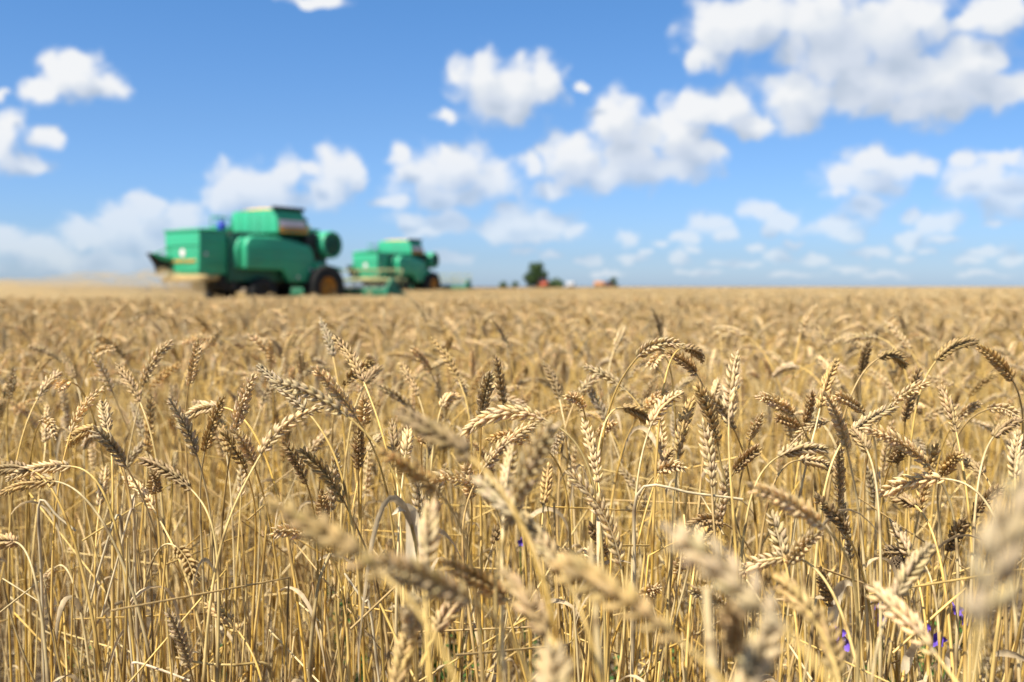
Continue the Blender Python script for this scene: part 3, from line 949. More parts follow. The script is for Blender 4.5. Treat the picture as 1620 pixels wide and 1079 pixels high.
# straw litter and broken bits between the roots
g = Geo(); _rs = np.random.default_rng(9)
for i in range(5200):
    d = math.sqrt(_rs.uniform(.6, 5.5**2)); x = _rs.uniform(-.62, .62)*d
    a = _rs.uniform(0, 2*pi); L = _rs.uniform(.03, .22); up = abs(_rs.normal(0, .25))*L
    p = np.array([x, d, _rs.uniform(.004, .03)]); q = p + np.array([cos(a)*L, sin(a)*L, up])
    c = np.array([(.60, .46, .25), (.48, .36, .18), (.34, .25, .13), (.66, .54, .34)][_rs.integers(4)])*_rs.uniform(.7, 1.05)
    tube(g, np.array([p, (p+q)/2 + _rs.normal(0, .006, 3), q]), _rs.uniform(.0010, .0026), 4, c)
for i in range(1500):
    d = math.sqrt(_rs.uniform(.8, 4.2**2)); x = _rs.uniform(-.62, .62)*d
    p = np.array([x, d, .01]); a = _rs.uniform(0, 2*pi); L = _rs.uniform(.05, .18); dd = np.array([cos(a), sin(a), 0])
    ribbon(g, bez(p, p+dd*L*.3+np.array([0, 0, L*.5]), p+dd*L*.6+np.array([0, 0, L*.4]), p+dd*L, 6), _rs.uniform(.004, .009), _rs, np.array((.56, .43, .25))*_rs.uniform(.6, 1.1), 2)
tag(link('straw_litter', g.mesh('straw_litter', M_LEAF)), 'dry straw and broken leaves lying on the dark soil', 'straw', kind='stuff')

# stubble left behind the combines
g = Geo()
for k in range(420):
    p = np.array([*_rs.uniform(-1.3, 1.3, 2), 0.0]); p[0] = round(p[0]/.15)*.15
    tube(g, np.array([p, p + np.array([*_rs.normal(0, .02, 2), _rs.uniform(.12, .22)])]), .0035, 3, np.array((.62, .47, .24))*_rs.uniform(.8, 1.1))
sm = g.mesh('stubble_kind', M_STEM)
n = 6500
y = _rs.uniform(12, 120, n); x = -_rs.uniform(0.0, .75, n)*y
k = ~is_wheat(x, y); x, y = x[k], y[k]
tag(instancer('stubble', np.stack([x, y, land(x, y)+.004], 1), np.zeros(len(x)), np.full(len(x), HEAD), np.ones(len(x)), [sm]),
    'short pale stubble on the cut ground behind the combines', 'stubble', kind='stuff')

# ------------------------------------------------------------------ flowers and weeds low in the wheat
M_PET = mat('violet_petal', (0.12, 0.06, 0.40), .6, .2, noise=(90, (0.20, 0.11, 0.52), .3, .7))
M_GRN = mat('weed_green', (0.032, 0.085, 0.016), .6, .25, noise=(40, (0.07, 0.15, 0.03), .3, .7))
M_DRK = mat('dark_seed', (0.075, 0.05, 0.03), .9, .1, noise=(300, (0.17, 0.12, 0.07), .3, .7))


def flower(u, v, d, size, lab, n_head=2):
    rs = np.random.default_rng(int(u*3+v))
    top = pix(u, v, d); root = np.array([top[0]+rs.normal(0, .03), top[1]+rs.normal(0, .03), 0])
    e = tag(link('larkspur', None, None, root), lab, 'flower', 'violet flowers low in the wheat'); e.empty_display_size = .03
    g = Geo(); P = bez(np.zeros(3), np.array([0, 0, top[2]*.5]), top-root-np.array([0, 0, .06]), top-root, 12); tube(g, P, .0010, 5)
    link('stem', g.mesh('stem', M_GRN), e)
    for h in range(n_head):
        g = Geo(); c = top - root + np.array([rs.normal(0, .006), rs.normal(0, .006), -h*.013])
        for j in range(5):
            a = j*2*pi/5 + rs.uniform(0, .5); ax = unit(np.array([cos(a), -.55, sin(a)]))
            sd = unit(np.cross(ax, [0.1, 1, 0.2]))
            t = np.linspace(0, 1, 5); w = size*.33*np.sin(pi*(t*.85+.12))
            L = size*rs.uniform(.5, .65)
            mid = c + ax*(t*L)[:, None] + np.array([0, -1, 0])*(np.sin(t*2)*.1*size)[:, None]
            V = np.stack([mid - sd*w[:, None]/1.4, mid + np.array([0, .0015, 0]), mid + sd*w[:, None]/1.4], 1).reshape(-1, 3)
            F = [[i*3+q, i*3+q+1, i*3+q+4, i*3+q+3] for i in range(4) for q in range(2)]
            g.add(V, np.array(F))
        tube(g, np.array([c, c + np.array([0, size*.5, size*.15]), c + np.array([0, size*.9, size*.4])]), [.0016, .0011, .0004], 5)
        link('flower_head', g.mesh('flower_head', M_PET), e)
    g = Geo()
    for j in range(7):
        p = P[2+j]; a = rs.uniform(0, 2*pi); ribbon(g, bez(p, p+np.array([cos(a), sin(a), .6])*.01, p+np.array([cos(a), sin(a), .7])*.022, p+np.array([cos(a), sin(a), .4])*.036, 5), .002, rs, (1, 1, 1))
    link('foliage', g.mesh('foliage', M_GRN), e)


flower(1391, 958, 1.22, .017, 'violet larkspur left of the blurred pale ear, highest of the flowers')
flower(1327, 1000, 1.18, .020, 'violet larkspur beside the dark brown ear, lower left of the flowers')
flower(1465, 990, 1.20, .020, 'violet larkspur just right of the blurred leaning ear')
flower(1521, 964, 1.28, .016, 'violet larkspur beside the huge blurred ear at right')
flower(823, 860, 1.5, .013, 'tiny violet larkspur alone in the middle of the wheat', 1)


def weed(u, v, d, size, lab):
    rs = np.random.default_rng(int(u*5+v))
    c = pix(u, v, d); root = np.array([c[0], c[1], 0]); h = max(c[2], .03)
    e = tag(link('green_weed', None, None, root), lab, 'weed', 'green weeds on the soil'); e.empty_display_size = .03
    g = Geo(); st = Geo()
    tops = []
    for j in range(5):
        a = rs.uniform(0, 2*pi); q = np.array([cos(a)*size*.5, sin(a)*size*.5, h*rs.uniform(.7, 1.1)])
        P = bez(np.zeros(3), np.array([0, 0, h*.4]), q*np.array([.6, .6, .8]), q, 7); tube(st, P, .0009, 4)
        for p in P[2:]:
            for _ in range(2):
                b = rs.uniform(0, 2*pi); dd = np.array([cos(b), sin(b), rs.uniform(0, .6)]); L = rs.uniform(.2, .4)*size
                ribbon(g, bez(p, p+dd*L*.3, p+dd*L*.7, p+dd*L-np.array([0, 0, L*.2]), 5), L*.5, rs, (1, 1, 1), twist=.3, fold=.15)
    link('stem', st.mesh('stem', M_GRN), e); link('leaf', g.mesh('leaf', M_GRN), e)


for (u, v, d, s, l) in [
    (535, 925, 1.75, .05, 'small green weed left of the blurred brown ear'), (560, 1020, 1.7, .05, 'small green weed between straws below the blurred brown ear'),
    (720, 1010, 1.6, .075, 'leafy green weed below the crossing blurred ears, largest of the weeds'), (705, 1060, 1.55, .06, 'leafy green weed on the bottom edge below the larger weed'),
    (1075, 1040, 1.65, .05, 'bright green weed right of the large blurred golden ear'), (965, 1050, 1.65, .045, 'dark green weed at the bottom below the large blurred golden ear'),
    (845, 1000, 1.7, .04, 'green weed behind the blurred dark brown ear'), (340, 1025, 1.75, .045, 'green weed low between stems under the near combine'),
    (140, 1010, 1.7, .05, 'thin green weed between stems near the bottom left'), (1410, 1050, 1.55, .07, 'feathery green weed below the violet flowers'),
    (1490, 1010, 1.55, .06, 'feathery green weed right of the violet flowers'), (1035, 1072, 1.6, .05, 'green weed on the bottom edge right of centre')]:
    weed(u, v, d, s, l)

# a dry round seed head
top = pix(1422, 889, 1.0); root = np.array([top[0]+.02, top[1]+.02, 0])
e = tag(link('seed_head', None, None, root), 'dark round dry seed head among the stems behind the crossing pale ears', 'seed head')
g = Geo(); tube(g, bez(np.zeros(3), np.array([0, 0, .2]), top-root+np.array([.012, 0, -.05]), top-root, 12), .0009, 5, (.3, .22, .12)); link('stem', g.mesh('stem', M_STEM), e)
g = Geo(); c = top-root
for j in range(90):
    z = 1-2*(j+.5)/90; a = j*2.39996; dd = np.array([cos(a)*math.sqrt(1-z*z), sin(a)*math.sqrt(1-z*z), z*.8])
    tube(g, np.array([c, c+dd*.0055, c+dd*.0085]), [.0018, .0015, .0003], 4)
link('head', g.mesh('head', M_DRK), e)


# ------------------------------------------------------------------ combine harvesters
GREEN = mat('green_paint', (0.034, 0.36, 0.185), .42, .4, noise=(1.6, (0.045, 0.30, 0.16), .35, .8))
DIMGREEN = mat('darkened_green_paint', (0.028, 0.20, 0.115), .6, .3, noise=(2.5, (0.06, 0.15, 0.075), .3, .8))  # green darkened in the colour so the sunlit header looks less bright
DGREEN = mat('dark_green_paint', (0.016, 0.13, 0.08), .5, .35, noise=(2.0, (0.03, 0.10, 0.06), .3, .8))
RUBBER = mat('black_rubber', (0.018, 0.018, 0.018), .8, .2, noise=(4, (0.05, 0.045, 0.035), .4, .8))
YELLOW = mat('orange_yellow_paint', (0.70, 0.30, 0.025), .5, .35, noise=(3, (0.55, 0.25, 0.04), .35, .8))
WHITE = mat('pinkish_white_paint', (0.72, 0.62, 0.62), .5, .3, noise=(3, (0.6, 0.54, 0.52), .3, .8))
DARK = mat('dark_metal', (0.025, 0.028, 0.027), .6, .3, metal=.2, noise=(3, (0.05, 0.045, 0.04), .3, .8))
GRAIN = mat('grain', (0.55, 0.36, 0.13), .9, .1, noise=(12, (0.66, 0.47, 0.2), .3, .7), bump=.4)
STRAWM = mat('loose_straw', (0.54, 0.39, 0.18), .9, .1, noise=(8, (0.42, 0.30, 0.13), .3, .7), bump=.6)
GLASS = mat('dark_glass', (0.02, 0.03, 0.035), .08, .6)
BLUE = mat('blue_plastic', (0.02, 0.06, 0.42), .45, .4, noise=(8, (0.03, 0.05, 0.3), .3, .8))
RIMY = mat('dusty_yellow_rim', (0.42, 0.19, 0.025), .6, .3, noise=(3, (0.30, 0.15, 0.04), .35, .8))
REELM = mat('tan_reel_paint', (0.42, 0.36, 0.16), .6, .3, noise=(3, (0.25, 0.36, 0.18), .3, .8))
STEEL = mat('worn_steel', (0.35, 0.34, 0.32), .45, .5, metal=.6, noise=(5, (0.25, 0.22, 0.18), .3, .8))


def bevel_mesh(g, name, m, w=.03, smooth=False):
    """a mesh with softened edges"""
    import bmesh
    me = g.mesh(name, m, smooth=False)
    bm = bmesh.new(); bm.from_mesh(me)
    bmesh.ops.remove_doubles(bm, verts=bm.verts, dist=1e-5)
    bmesh.ops.recalc_face_normals(bm, faces=bm.faces)
    if w:
        es = [e for e in bm.edges if len(e.link_faces) == 2 and e.calc_face_angle(0) > .35]
        bmesh.ops.bevel(bm, geom=es, offset=w, segments=2, profile=.6, affect='EDGES', clamp_overlap=True)
    bm.to_mesh(me); bm.free()
    return me


def box(g, x0, x1, y0, y1, z0, z1):
    V = [(x, y, z) for x in (x0, x1) for y in (y0, y1) for z in (z0, z1)]
    g.add(np.array(V), np.array([[0, 1, 3, 2], [4, 6, 7, 5], [0, 4, 5, 1], [2, 3, 7, 6], [0, 2, 6, 4], [1, 5, 7, 3]]))


def prism(g, prof, y0, y1):
    """an (x, z) outline extruded along y"""
    n = len(prof)
    V = [(x, y0, z) for x, z in prof] + [(x, y1, z) for x, z in prof]
    g.add(np.array(V), np.array([[i, (i+1) % n, n+(i+1) % n, n+i] for i in range(n)]))
    g.F.append(np.array([list(range(n))]) + g.n - 2*n); g.fm.append(g.mi)
    g.F.append(np.array([list(range(2*n-1, n-1, -1))]) + g.n - 2*n); g.fm.append(g.mi)


def frustum(g, b, t, z0, z1):
    """b, t = (x0, x1, y0, y1) at bottom and top"""
    V = [(x, y, z0) for x in b[:2] for y in b[2:]] + [(x, y, z1) for x in t[:2] for y in t[2:]]
    g.add(np.array(V), np.array([[0, 1, 5, 4], [2, 6, 7, 3], [0, 4, 6, 2], [1, 3, 7, 5], [0, 2, 3, 1], [4, 5, 7, 6]]))


def lathe_y(g, prof, c, n=36):
    """(radius, y) profile spun about the y axis at c = (x, y, z)"""
    a = np.arange(n)*2*pi/n; k = len(prof)
    V = [(c[0]+r*cos(q), c[1]+y, c[2]+r*sin(q)) for r, y in prof for q in a]
    F = [[i*n+j, i*n+(j+1) % n, (i+1)*n+(j+1) % n, (i+1)*n+j] for i in range(k-1) for j in range(n)]
    g.add(np.array(V), np.array(F))


def wheel(root, c, r, w, rim_r, rim_m=None):
    o = Geo(); s = -1 if c[1] < 0 else 1
    lathe_y(o, [(rim_r, -w*.42), (r*.86, -w*.5), (r*.97, -w*.42), (r, -w*.2), (r, w*.2), (r*.97, w*.42), (r*.86, w*.5), (rim_r, w*.42), (rim_r, -w*.42)], c)
    nl = 22
    for i in range(nl):
        a = i*2*pi/nl
        for sd in (-1, 1):
            aa = a + (pi/nl if sd > 0 else 0)
            p0 = np.array([c[0]+r*.99*cos(aa), c[1]+sd*w*.05, c[2]+r*.99*sin(aa)])
            p1 = np.array([c[0]+r*.97*cos(aa+.16), c[1]+sd*w*.46, c[2]+r*.97*sin(aa+.16)])
            tube(o, np.array([p0, p1]), .035*r, 4)
    wo = link('wheel', o.mesh('wheel', RUBBER), root)
    m = Geo()
    lathe_y(m, [(rim_r, -w*.40), (rim_r*.92, -w*.36), (rim_r*.80, -w*.12), (rim_r*.35, -w*.08), (rim_r*.30, -w*.22), (.01, -w*.22)] if s < 0 else
            [(rim_r, w*.40), (rim_r*.92, w*.36), (rim_r*.80, w*.12), (rim_r*.35, w*.08), (rim_r*.30, w*.22), (.01, w*.22)], c)
    for i in range(8):
        a = i*pi/4; q = np.array([c[0]+rim_r*.5*cos(a), c[1]+s*w*.09, c[2]+rim_r*.5*sin(a)]); tube(m, np.array([q, q+np.array([0, s*.05, 0])]), .03, 6, cap=True)
    link('rim', m.mesh('rim', rim_m or RIMY), wo)


def make_combine(loc):
    root = link('combine_harvester', None, None, loc); root.rotation_euler = (0, 0, HEAD)
    def part(name, g, m, w=.03, parent=None):
        return link(name, bevel_mesh(g, name, m, w), parent or root)
    # rear straw box: a tall tapering box with ribs and an overhanging lip
    g = Geo(); frustum(g, (0.0, 1.30, -1.0, 1.0), (0.0, 1.30, -1.05, 1.05), 1.22, 2.88)
    sb = part('straw_box', g, GREEN, .04)
    for z in (1.62, 2.42):
        g = Geo(); box(g, 0.18, 1.25, -1.062, -1.02, z, z+.05); part('rib', g, GREEN, .01, sb)
    for z in (1.55, 2.5):
        g = Geo(); box(g, -.03, -.002, -.98, .98, z-.2, z-.16); part('rib', g, GREEN, .01, sb)
    g = Geo(); box(g, -.03, 1.34, -1.09, -1.0, 2.84, 2.92); box(g, -.03, 1.34, 1.0, 1.09, 2.84, 2.92); box(g, -.04, .05, -1.0, 1.0, 2.84, 2.92)
    part('rim_bar', g, GREEN, .015, sb)
    # emblem and lettering on the rear face (illegible in the photo: a row of yellow letter strokes)
    g = Geo(); a = np.linspace(0, 2*pi, 25)[:-1]
    g.add(np.array([(-.012, -.02+.15*cos(t), 2.03+.15*sin(t)) for t in a]), np.array([list(range(24))]))
    g.add(np.array([(-.004, -.02+.16*cos(t), 2.03+.16*sin(t)) for t in a]), np.array([list(range(24))]))
    part('emblem', g, WHITE, 0, sb)
    g = Geo(); yy = .80
    for wd in (.13, .16, .15, .12, .17, .15, .14, .13, .15):
        box(g, -.02, -.003, yy-wd, yy-wd+.035, 1.63, 1.77); box(g, -.02, -.003, yy-.035, yy, 1.63, 1.77)
        box(g, -.021, -.003, yy-wd+.035, yy-.035, 1.735 if wd > .14 else 1.68, 1.77 if wd > .14 else 1.72)
        yy -= wd + .04
    part('lettering', g, YELLOW, 0, sb)
    g = Geo(); a = np.linspace(0, 2*pi, 17)[:-1]; g.add(np.array([(.28+.07*cos(t), -1.072, 1.98+.07*sin(t)) for t in a]), np.array([list(range(16))])); part('emblem', g, WHITE, 0, sb)
    # straw pan under the box
    g = Geo(); prism(g, [(-.28, .92), (.9, 1.0), (1.0, 1.21), (-.05, 1.21)], -.98, .98)
    for k in range(70):
        p = np.array([random.uniform(-.28, .3), random.uniform(-.95, .95), random.uniform(.92, 1.2)]); q = p + np.array([random.uniform(-.25, .02), random.uniform(-.1, .1), random.uniform(-.2, .06)])
        tube(g, np.array([p, q]), .012, 4)
    part('straw_pan', g, STRAWM, 0)
    # raised rear hood arm with hanging flap
    g = Geo(); prism(g, [(-.9, 1.98), (-.85, 2.02), (.0, 1.86), (.0, 1.70), (-.5, 1.76)], .55, .95)
    tube(g, np.array([(-.8, .75, 1.95), (.0, .75, 2.25)]), .03, 6)
    arm = part('hood_arm', g, GREEN, .02)
    g = Geo(); prism(g, [(-.95, 2.02), (-.80, 2.0), (-.30, 1.75), (-.05, 1.70), (-.20, 1.30), (-.55, 1.22), (-.62, 1.55)], .6, .9)
    part('rubber_flap', g, RUBBER, .02, arm)
    # chassis, straw walkers and dark machinery behind the panels
    g = Geo(); box(g, 1.32, 6.4, -1.15, 1.15, .95, 2.75)
    part('threshing_body', g, DGREEN, .05)
    g = Geo(); box(g, 1.0, 7.2, -.75, -.55, .72, .95); box(g, 1.0, 7.2, .55, .75, .72, .95)
    for x in (1.4, 2.74, 4.4, 5.75): box(g, x-.08, x+.08, -1.3, 1.3, .70, .90)
    prism(g, [(1.2, .6), (2.0, .55), (2.2, .95), (1.1, 1.2)], -.9, .9)
    part('chassis', g, DARK, .02)
    # side shields: one tall panel each side, rounded at the rear, dropping low before the front wheel
    for s in (-1, 1):
        g = Geo()
        prof = [(1.72, 1.42), (1.70, 2.35), (1.86, 2.64), (2.10, 2.74), (3.35, 2.74), (5.05, 2.42), (5.25, 2.05), (5.30, 1.55), (5.25, .92), (3.95, .92), (3.60, 1.40)]
        prism(g, prof, s*1.30, s*1.62)
        sh = part('side_shield', g, GREEN, .10)
        g = Geo(); z0, z1 = (s*1.605, s*1.645) if s > 0 else (-1.645, -1.605)
        box(g, 1.95, 5.2, z0, z1, 2.15, 2.20); box(g, 1.95, 5.2, z0, z1, 1.78, 1.82)
        part('seam_bead', g, GREEN, .008, sh)
        for (x, z) in ((5.05, 1.45), (4.35, 1.14)):
            g = Geo(); yq = s*1.63; a = np.linspace(0, 2*pi, 17)[:-1]; g.add(np.array([(x+.06*cos(t), yq, z+.06*sin(t)) for t in a]), np.array([list(range(16))])); part('emblem', g, WHITE, 0, sh)
        # curved rear corner
        g = Geo(); prism(g, [(1.55, 1.45), (1.50, 2.2), (1.62, 2.55), (1.95, 2.72), (1.95, 1.45)], s*.78, s*1.30)
        part('rear_shield', g, GREEN, .10)
    # grain tank
    g = Geo(); frustum(g, (3.30, 5.05, -1.62, 1.35), (3.36, 4.80, -1.42, 1.20), 2.84, 3.74)
    tank = part('grain_tank', g, GREEN, .05)
    g = Geo(); frustum(g, (3.22, 4.9, -1.50, -1.30), (3.24, 4.84, -1.52, -1.36), 3.74, 3.86); box(g, 4.78, 4.86, -1.36, 1.2, 3.74, 3.84)
    part('tank_lip', g, DARK, .02, tank)
    g = Geo()
    xs, ys = np.linspace(3.38, 4.76, 9), np.linspace(-1.30, 1.15, 11)
    V = [(x, y, 3.745 + .14*max(0, 1-((x-4.05)/.72)**2)*max(0, 1-((y-.15)/1.2)**2) + .02*sin(9*x+5*y)*(0 < i < 8)*(0 < j < 10)) for i, x in enumerate(xs) for j, y in enumerate(ys)]
    g.add(np.array(V), np.array([[i*11+j, i*11+j+1, (i+1)*11+j+1, (i+1)*11+j] for i in range(8) for j in range(10)]))
    link('grain', g.mesh('grain', GRAIN), tank)
    def on_side(xa, xb, za, zb, off):
        q = lambda x, z: (x, -1.62 + .20*(z-2.84)/.9 - off, z)
        return np.array([q(xa, za), q(xb, za), q(xb, zb), q(xa, zb)]), np.array([[0, 1, 2, 3]])
    g = Geo(); g.add(*on_side(3.46, 4.84, 3.10, 3.36, .006)); part('white_stripe', g, WHITE, 0, tank)
    g = Geo(); g.add(*on_side(3.42, 4.92, 2.87, 3.094, .006)); part('orange_stripe', g, YELLOW, 0, tank)
    g = Geo(); xq = 3.62
    for wd in (.10, .12, .10, .13, .11, .12, .10, .12):
        g.add(*on_side(xq, xq+.03, 2.92, 3.04, .010)); g.add(*on_side(xq+wd-.03, xq+wd, 2.92, 3.04, .010)); g.add(*on_side(xq+.03, xq+wd-.03, 2.965, 2.995, .010)); xq += wd+.03
    part('lettering', g, DGREEN, 0, tank)
    for y in (-1.0, -.45, .1, .65):
        g = Geo(); prism(g, [(3.285, 2.88), (3.32, 2.88), (3.375, 3.7), (3.34, 3.7)], y-.02, y+.02)
        part('rib', g, GREEN, .006, tank)
    # railing and ladder beside the tank's rear
    g = Geo()
    for y in (1.25, 1.62):
        for x in (2.6, 3.28): tube(g, np.array([(x, y, 2.72), (x, y, 3.62)]), .025, 6)
    for z in (3.2, 3.6):
        tube(g, np.array([(2.6, 1.25, z), (2.6, 1.62, z), (3.28, 1.62, z)]), .022, 6); tube(g, np.array([(2.6, 1.25, z), (3.28, 1.25, z)]), .022, 6)
    part('railing', g, GREEN, 0)
    g = Geo()
    for y in (-1.12, -.72): tube(g, np.array([(1.40, y, .9), (1.45, y, 2.95)]), .025, 6)
    for i in range(8): tube(g, np.array([(1.40+.006*i, -1.12, 1.0+.26*i), (1.40+.006*i, -.72, 1.0+.26*i)]), .018, 6)
    part('ladder', g, DARK, 0)
    # engine deck: dark housing, air filter with cap, exhaust
    g = Geo(); prism(g, [(1.35, 2.75), (3.2, 2.75), (3.2, 2.86), (2.1, 2.90), (1.5, 2.86)], -1.0, 1.2); box(g, 4.95, 5.95, -1.45, -.2, 1.95, 2.95)
    part('engine_housing', g, DARK, .04)
    g = Geo()
    for (x, y, z0, z1, r) in ((5.15, -1.15, 2.9, 3.36, .17),):
        lathe = np.array([(x, y, z0), (x, y, z1)]); tube(g, lathe, r, 14, cap=True)
    part('air_filter', g, GREEN, .02)
    g = Geo(); tube(g, np.array([(5.15, -1.15, 3.37), (5.15, -1.15, 3.46)]), .10, 12, cap=True); tube(g, np.array([(5.15, -1.15, 3.46), (5.15, -1.15, 3.58)]), .13, 12, cap=True)
    part('filter_cap', g, DARK, .01)
    # rotary radiator screen: green drum on its side with a dark meshed face
    g = Geo(); cx, cz = 6.12, 2.50
    lathe_y(g, [(.50, .75), (.56, .70), (.58, .10), (.56, .0), (.47, -.02), (.46, .06)], (cx, -1.80, cz), 40)
    dr = part('radiator_drum', g, GREEN, 0)
    for p in dr.data.polygons: p.use_smooth = True
    g = Geo(); lathe_y(g, [(.465, .05), (.30, .02), (.02, .0)], (cx, -1.80, cz), 40)
    for i in range(9):
        a = i*pi/9*2; tube(g, np.array([(cx+.06*cos(a), -1.83, cz+.06*sin(a)), (cx+.46*cos(a), -1.83, cz+.46*sin(a))]), .014, 4)
    for rr in (.18, .32): tube(g, np.array([(cx+rr*cos(a), -1.835, cz+rr*sin(a)) for a in np.linspace(0, 2*pi, 33)]), .012, 4)
    part('drum_screen', g, DGREEN, 0, dr)
    # deck over the front wheel
    g = Geo(); prism(g, [(5.2, 1.98), (5.35, 2.02), (6.75, 1.78), (6.75, 1.70), (5.2, 1.72)], -1.75, -.9); prism(g, [(5.2, 1.98), (6.75, 1.78), (6.75, 1.70), (5.2, 1.72)], .9, 1.75)
    part('wheel_deck', g, GREEN, .02)
    # cab
    g = Geo(); box(g, 5.25, 6.75, -.15, 1.45, 1.85, 2.15); box(g, 5.15, 6.9, -.22, 1.52, 3.08, 3.24)
    for x in (5.3, 6.65):
        for y in (-.1, 1.35): box(g, x-.04, x+.06, y-.04, y+.06, 2.15, 3.08)
    cab = part('cab', g, GREEN, .03)
    g = Geo(); box(g, 5.32, 6.63, -.08, 1.36, 2.14, 3.09); part('cab_glass', g, GLASS, .03, cab)
    g = Geo(); tube(g, np.array([(6.5, .05, 3.24), (6.5, .05, 3.40)]), .07, 10, cap=True); part('beacon', g, YELLOW, .01, cab)
    # wheels
    wheel(root, (5.75, -1.66, .95), .95, .62, .46); wheel(root, (5.75, 1.66, .95), .95, .62, .46)
    wheel(root, (2.74, -1.28, .68), .68, .42, .36, DARK); wheel(root, (2.74, 1.28, .68), .68, .42, .36, DARK)
    # feeder house and header
    g = Geo(); prism(g, [(6.2, 1.55), (6.4, .95), (7.55, .35), (7.6, 1.05)], -.75, .75); part('feeder_house', g, DIMGREEN, .04)
    g = Geo(); prism(g, [(7.55, .35), (7.50, .66), (7.58, .70), (7.66, .62), (7.7, .45), (8.4, .30), (8.4, .24)], -3.5, 3.5)
    hd = part('header', g, DIMGREEN, .02)
    for s in (-1, 1):
        g = Geo(); prism(g, [(7.45, .30), (7.48, .72), (7.75, 1.08), (8.0, 1.10), (8.15, .70), (8.6, .48), (9.6, .22), (9.3, .18)], min(s*3.5, s*3.62), max(s*3.5, s*3.62)); part('header_end', g, DIMGREEN, .03, hd)
    g = Geo(); tube(g, np.array([(8.5, -3.35, 1.05), (8.5, 3.35, 1.05)]), .07, 8)
    for k in range(6):
        a = k*pi/3; x, z = 8.5+.5*cos(a), 1.05+.5*sin(a); tube(g, np.array([(x, -3.35, z), (x, 3.35, z)]), .028, 5)
        for y in np.linspace(-3.35, 3.35, 6): tube(g, np.array([(8.5, y, 1.05), (x, y, z)]), .02, 4)
        for y in np.linspace(-3.3, 3.3, 34): tube(g, np.array([(x, y, z), (x-.04, y, z-.16)]), .010, 3)
    part('reel', g, REELM, 0, hd)
    g = Geo(); a = np.linspace(0, 30*pi, 420); tube(g, np.stack([7.95+.25*np.cos(a), np.linspace(-3.3, 3.3, 420), .58+.25*np.sin(a)], 1), .02, 4); tube(g, np.array([(7.95, -3.45, .58), (7.95, 3.45, .58)]), .13, 12)
    part('auger', g, STEEL, 0, hd)
    # unloading pipe folded along the left side
    g = Geo(); tube(g, np.array([(4.4, 1.72, 2.6), (4.35, 1.78, 3.05), (4.0, 1.80, 3.12), (1.2, 1.72, 2.9)]), .16, 12, cap=True); part('unloading_pipe', g, GREEN, 0)
    for ch in root.children:
        if not ch.name.startswith('wheel'): ch.location.z += .26
        if ch.name.startswith('grain_tank'): ch.scale.z = 1.05; ch.location.z -= .10
    return root


combine_a = make_combine(C1)
tag(combine_a, 'nearer and larger green combine harvester with dust behind its straw box', 'combine harvester', 'combine harvesters')


def copy_tree(o, parent=None):
    c = o.copy(); C.objects.link(c)
    if parent is not None: c.parent = parent
    for ch in list(o.children): copy_tree(ch, c)
    return c


combine_b = copy_tree(combine_a)
combine_b.location = C2
combine_b.rotation_euler = (0, 0, HEAD + R(8))
tag(combine_b, 'farther and smaller green combine harvester working ahead in the wheat', 'combine harvester', 'combine harvesters')

# blue canister standing on the near combine's rear deck
M1 = np.array([[cos(HEAD), -sin(HEAD), 0], [sin(HEAD), cos(HEAD), 0], [0, 0, 1]])
def on1(x, y, z): return C1 + M1 @ np.array([x, y, z])
e = tag(link('canister', None, None, on1(1.62, -.3, 3.145)), 'small blue canister standing on the near combine behind its straw box', 'canister')
e.rotation_euler = (0, 0, HEAD)
g = Geo(); lathe = [(0, .17), (.27, .17), (.32, .15), (.36, .07)]
P = np.array([(0, 0, 0), (0, 0, .02), (0, 0, .30), (0, 0, .36), (0, 0, .40)]); tube(g, P, [.15, .17, .17, .14, .06], 18, cap=True); link('body', g.mesh('body', BLUE), e)
g = Geo(); tube(g, np.array([(0, 0, .40), (0, 0, .46)]), .055, 12, cap=True); link('cap', g.mesh('cap', DARK), e)
g = Geo(); tube(g, np.array([(-.10, 0, .36), (-.08, 0, .45), (.08, 0, .45), (.10, 0, .36)]), .014, 6); link('handle', g.mesh('handle', BLUE), e)

# dust hanging behind the near combine
def dust_blob(g, c, r, seed):
    rs = np.random.default_rng(seed); nu, nv = 28, 16
    V = []
    ph = rs.uniform(0, 6, 6)
    for i in range(nv+1):
        t = pi*i/nv
        for j in range(nu):
            p = 2*pi*j/nu
            k = 1 + .12*sin(3*p+ph[0])*sin(2*t+ph[1]) + .08*sin(5*p+ph[2]+2*t) + .06*sin(7*t+ph[3]+p*2)
            V.append((c[0]+r[0]*k*sin(t)*cos(p), c[1]+r[1]*k*sin(t)*sin(p), c[2]+r[2]*k*cos(t)))
    F = [[i*nu+j, (i+1)*nu+j, (i+1)*nu+(j+1) % nu, i*nu+(j+1) % nu] for i in range(nv) for j in range(nu)]
    g.add(np.array(V), np.array(F))


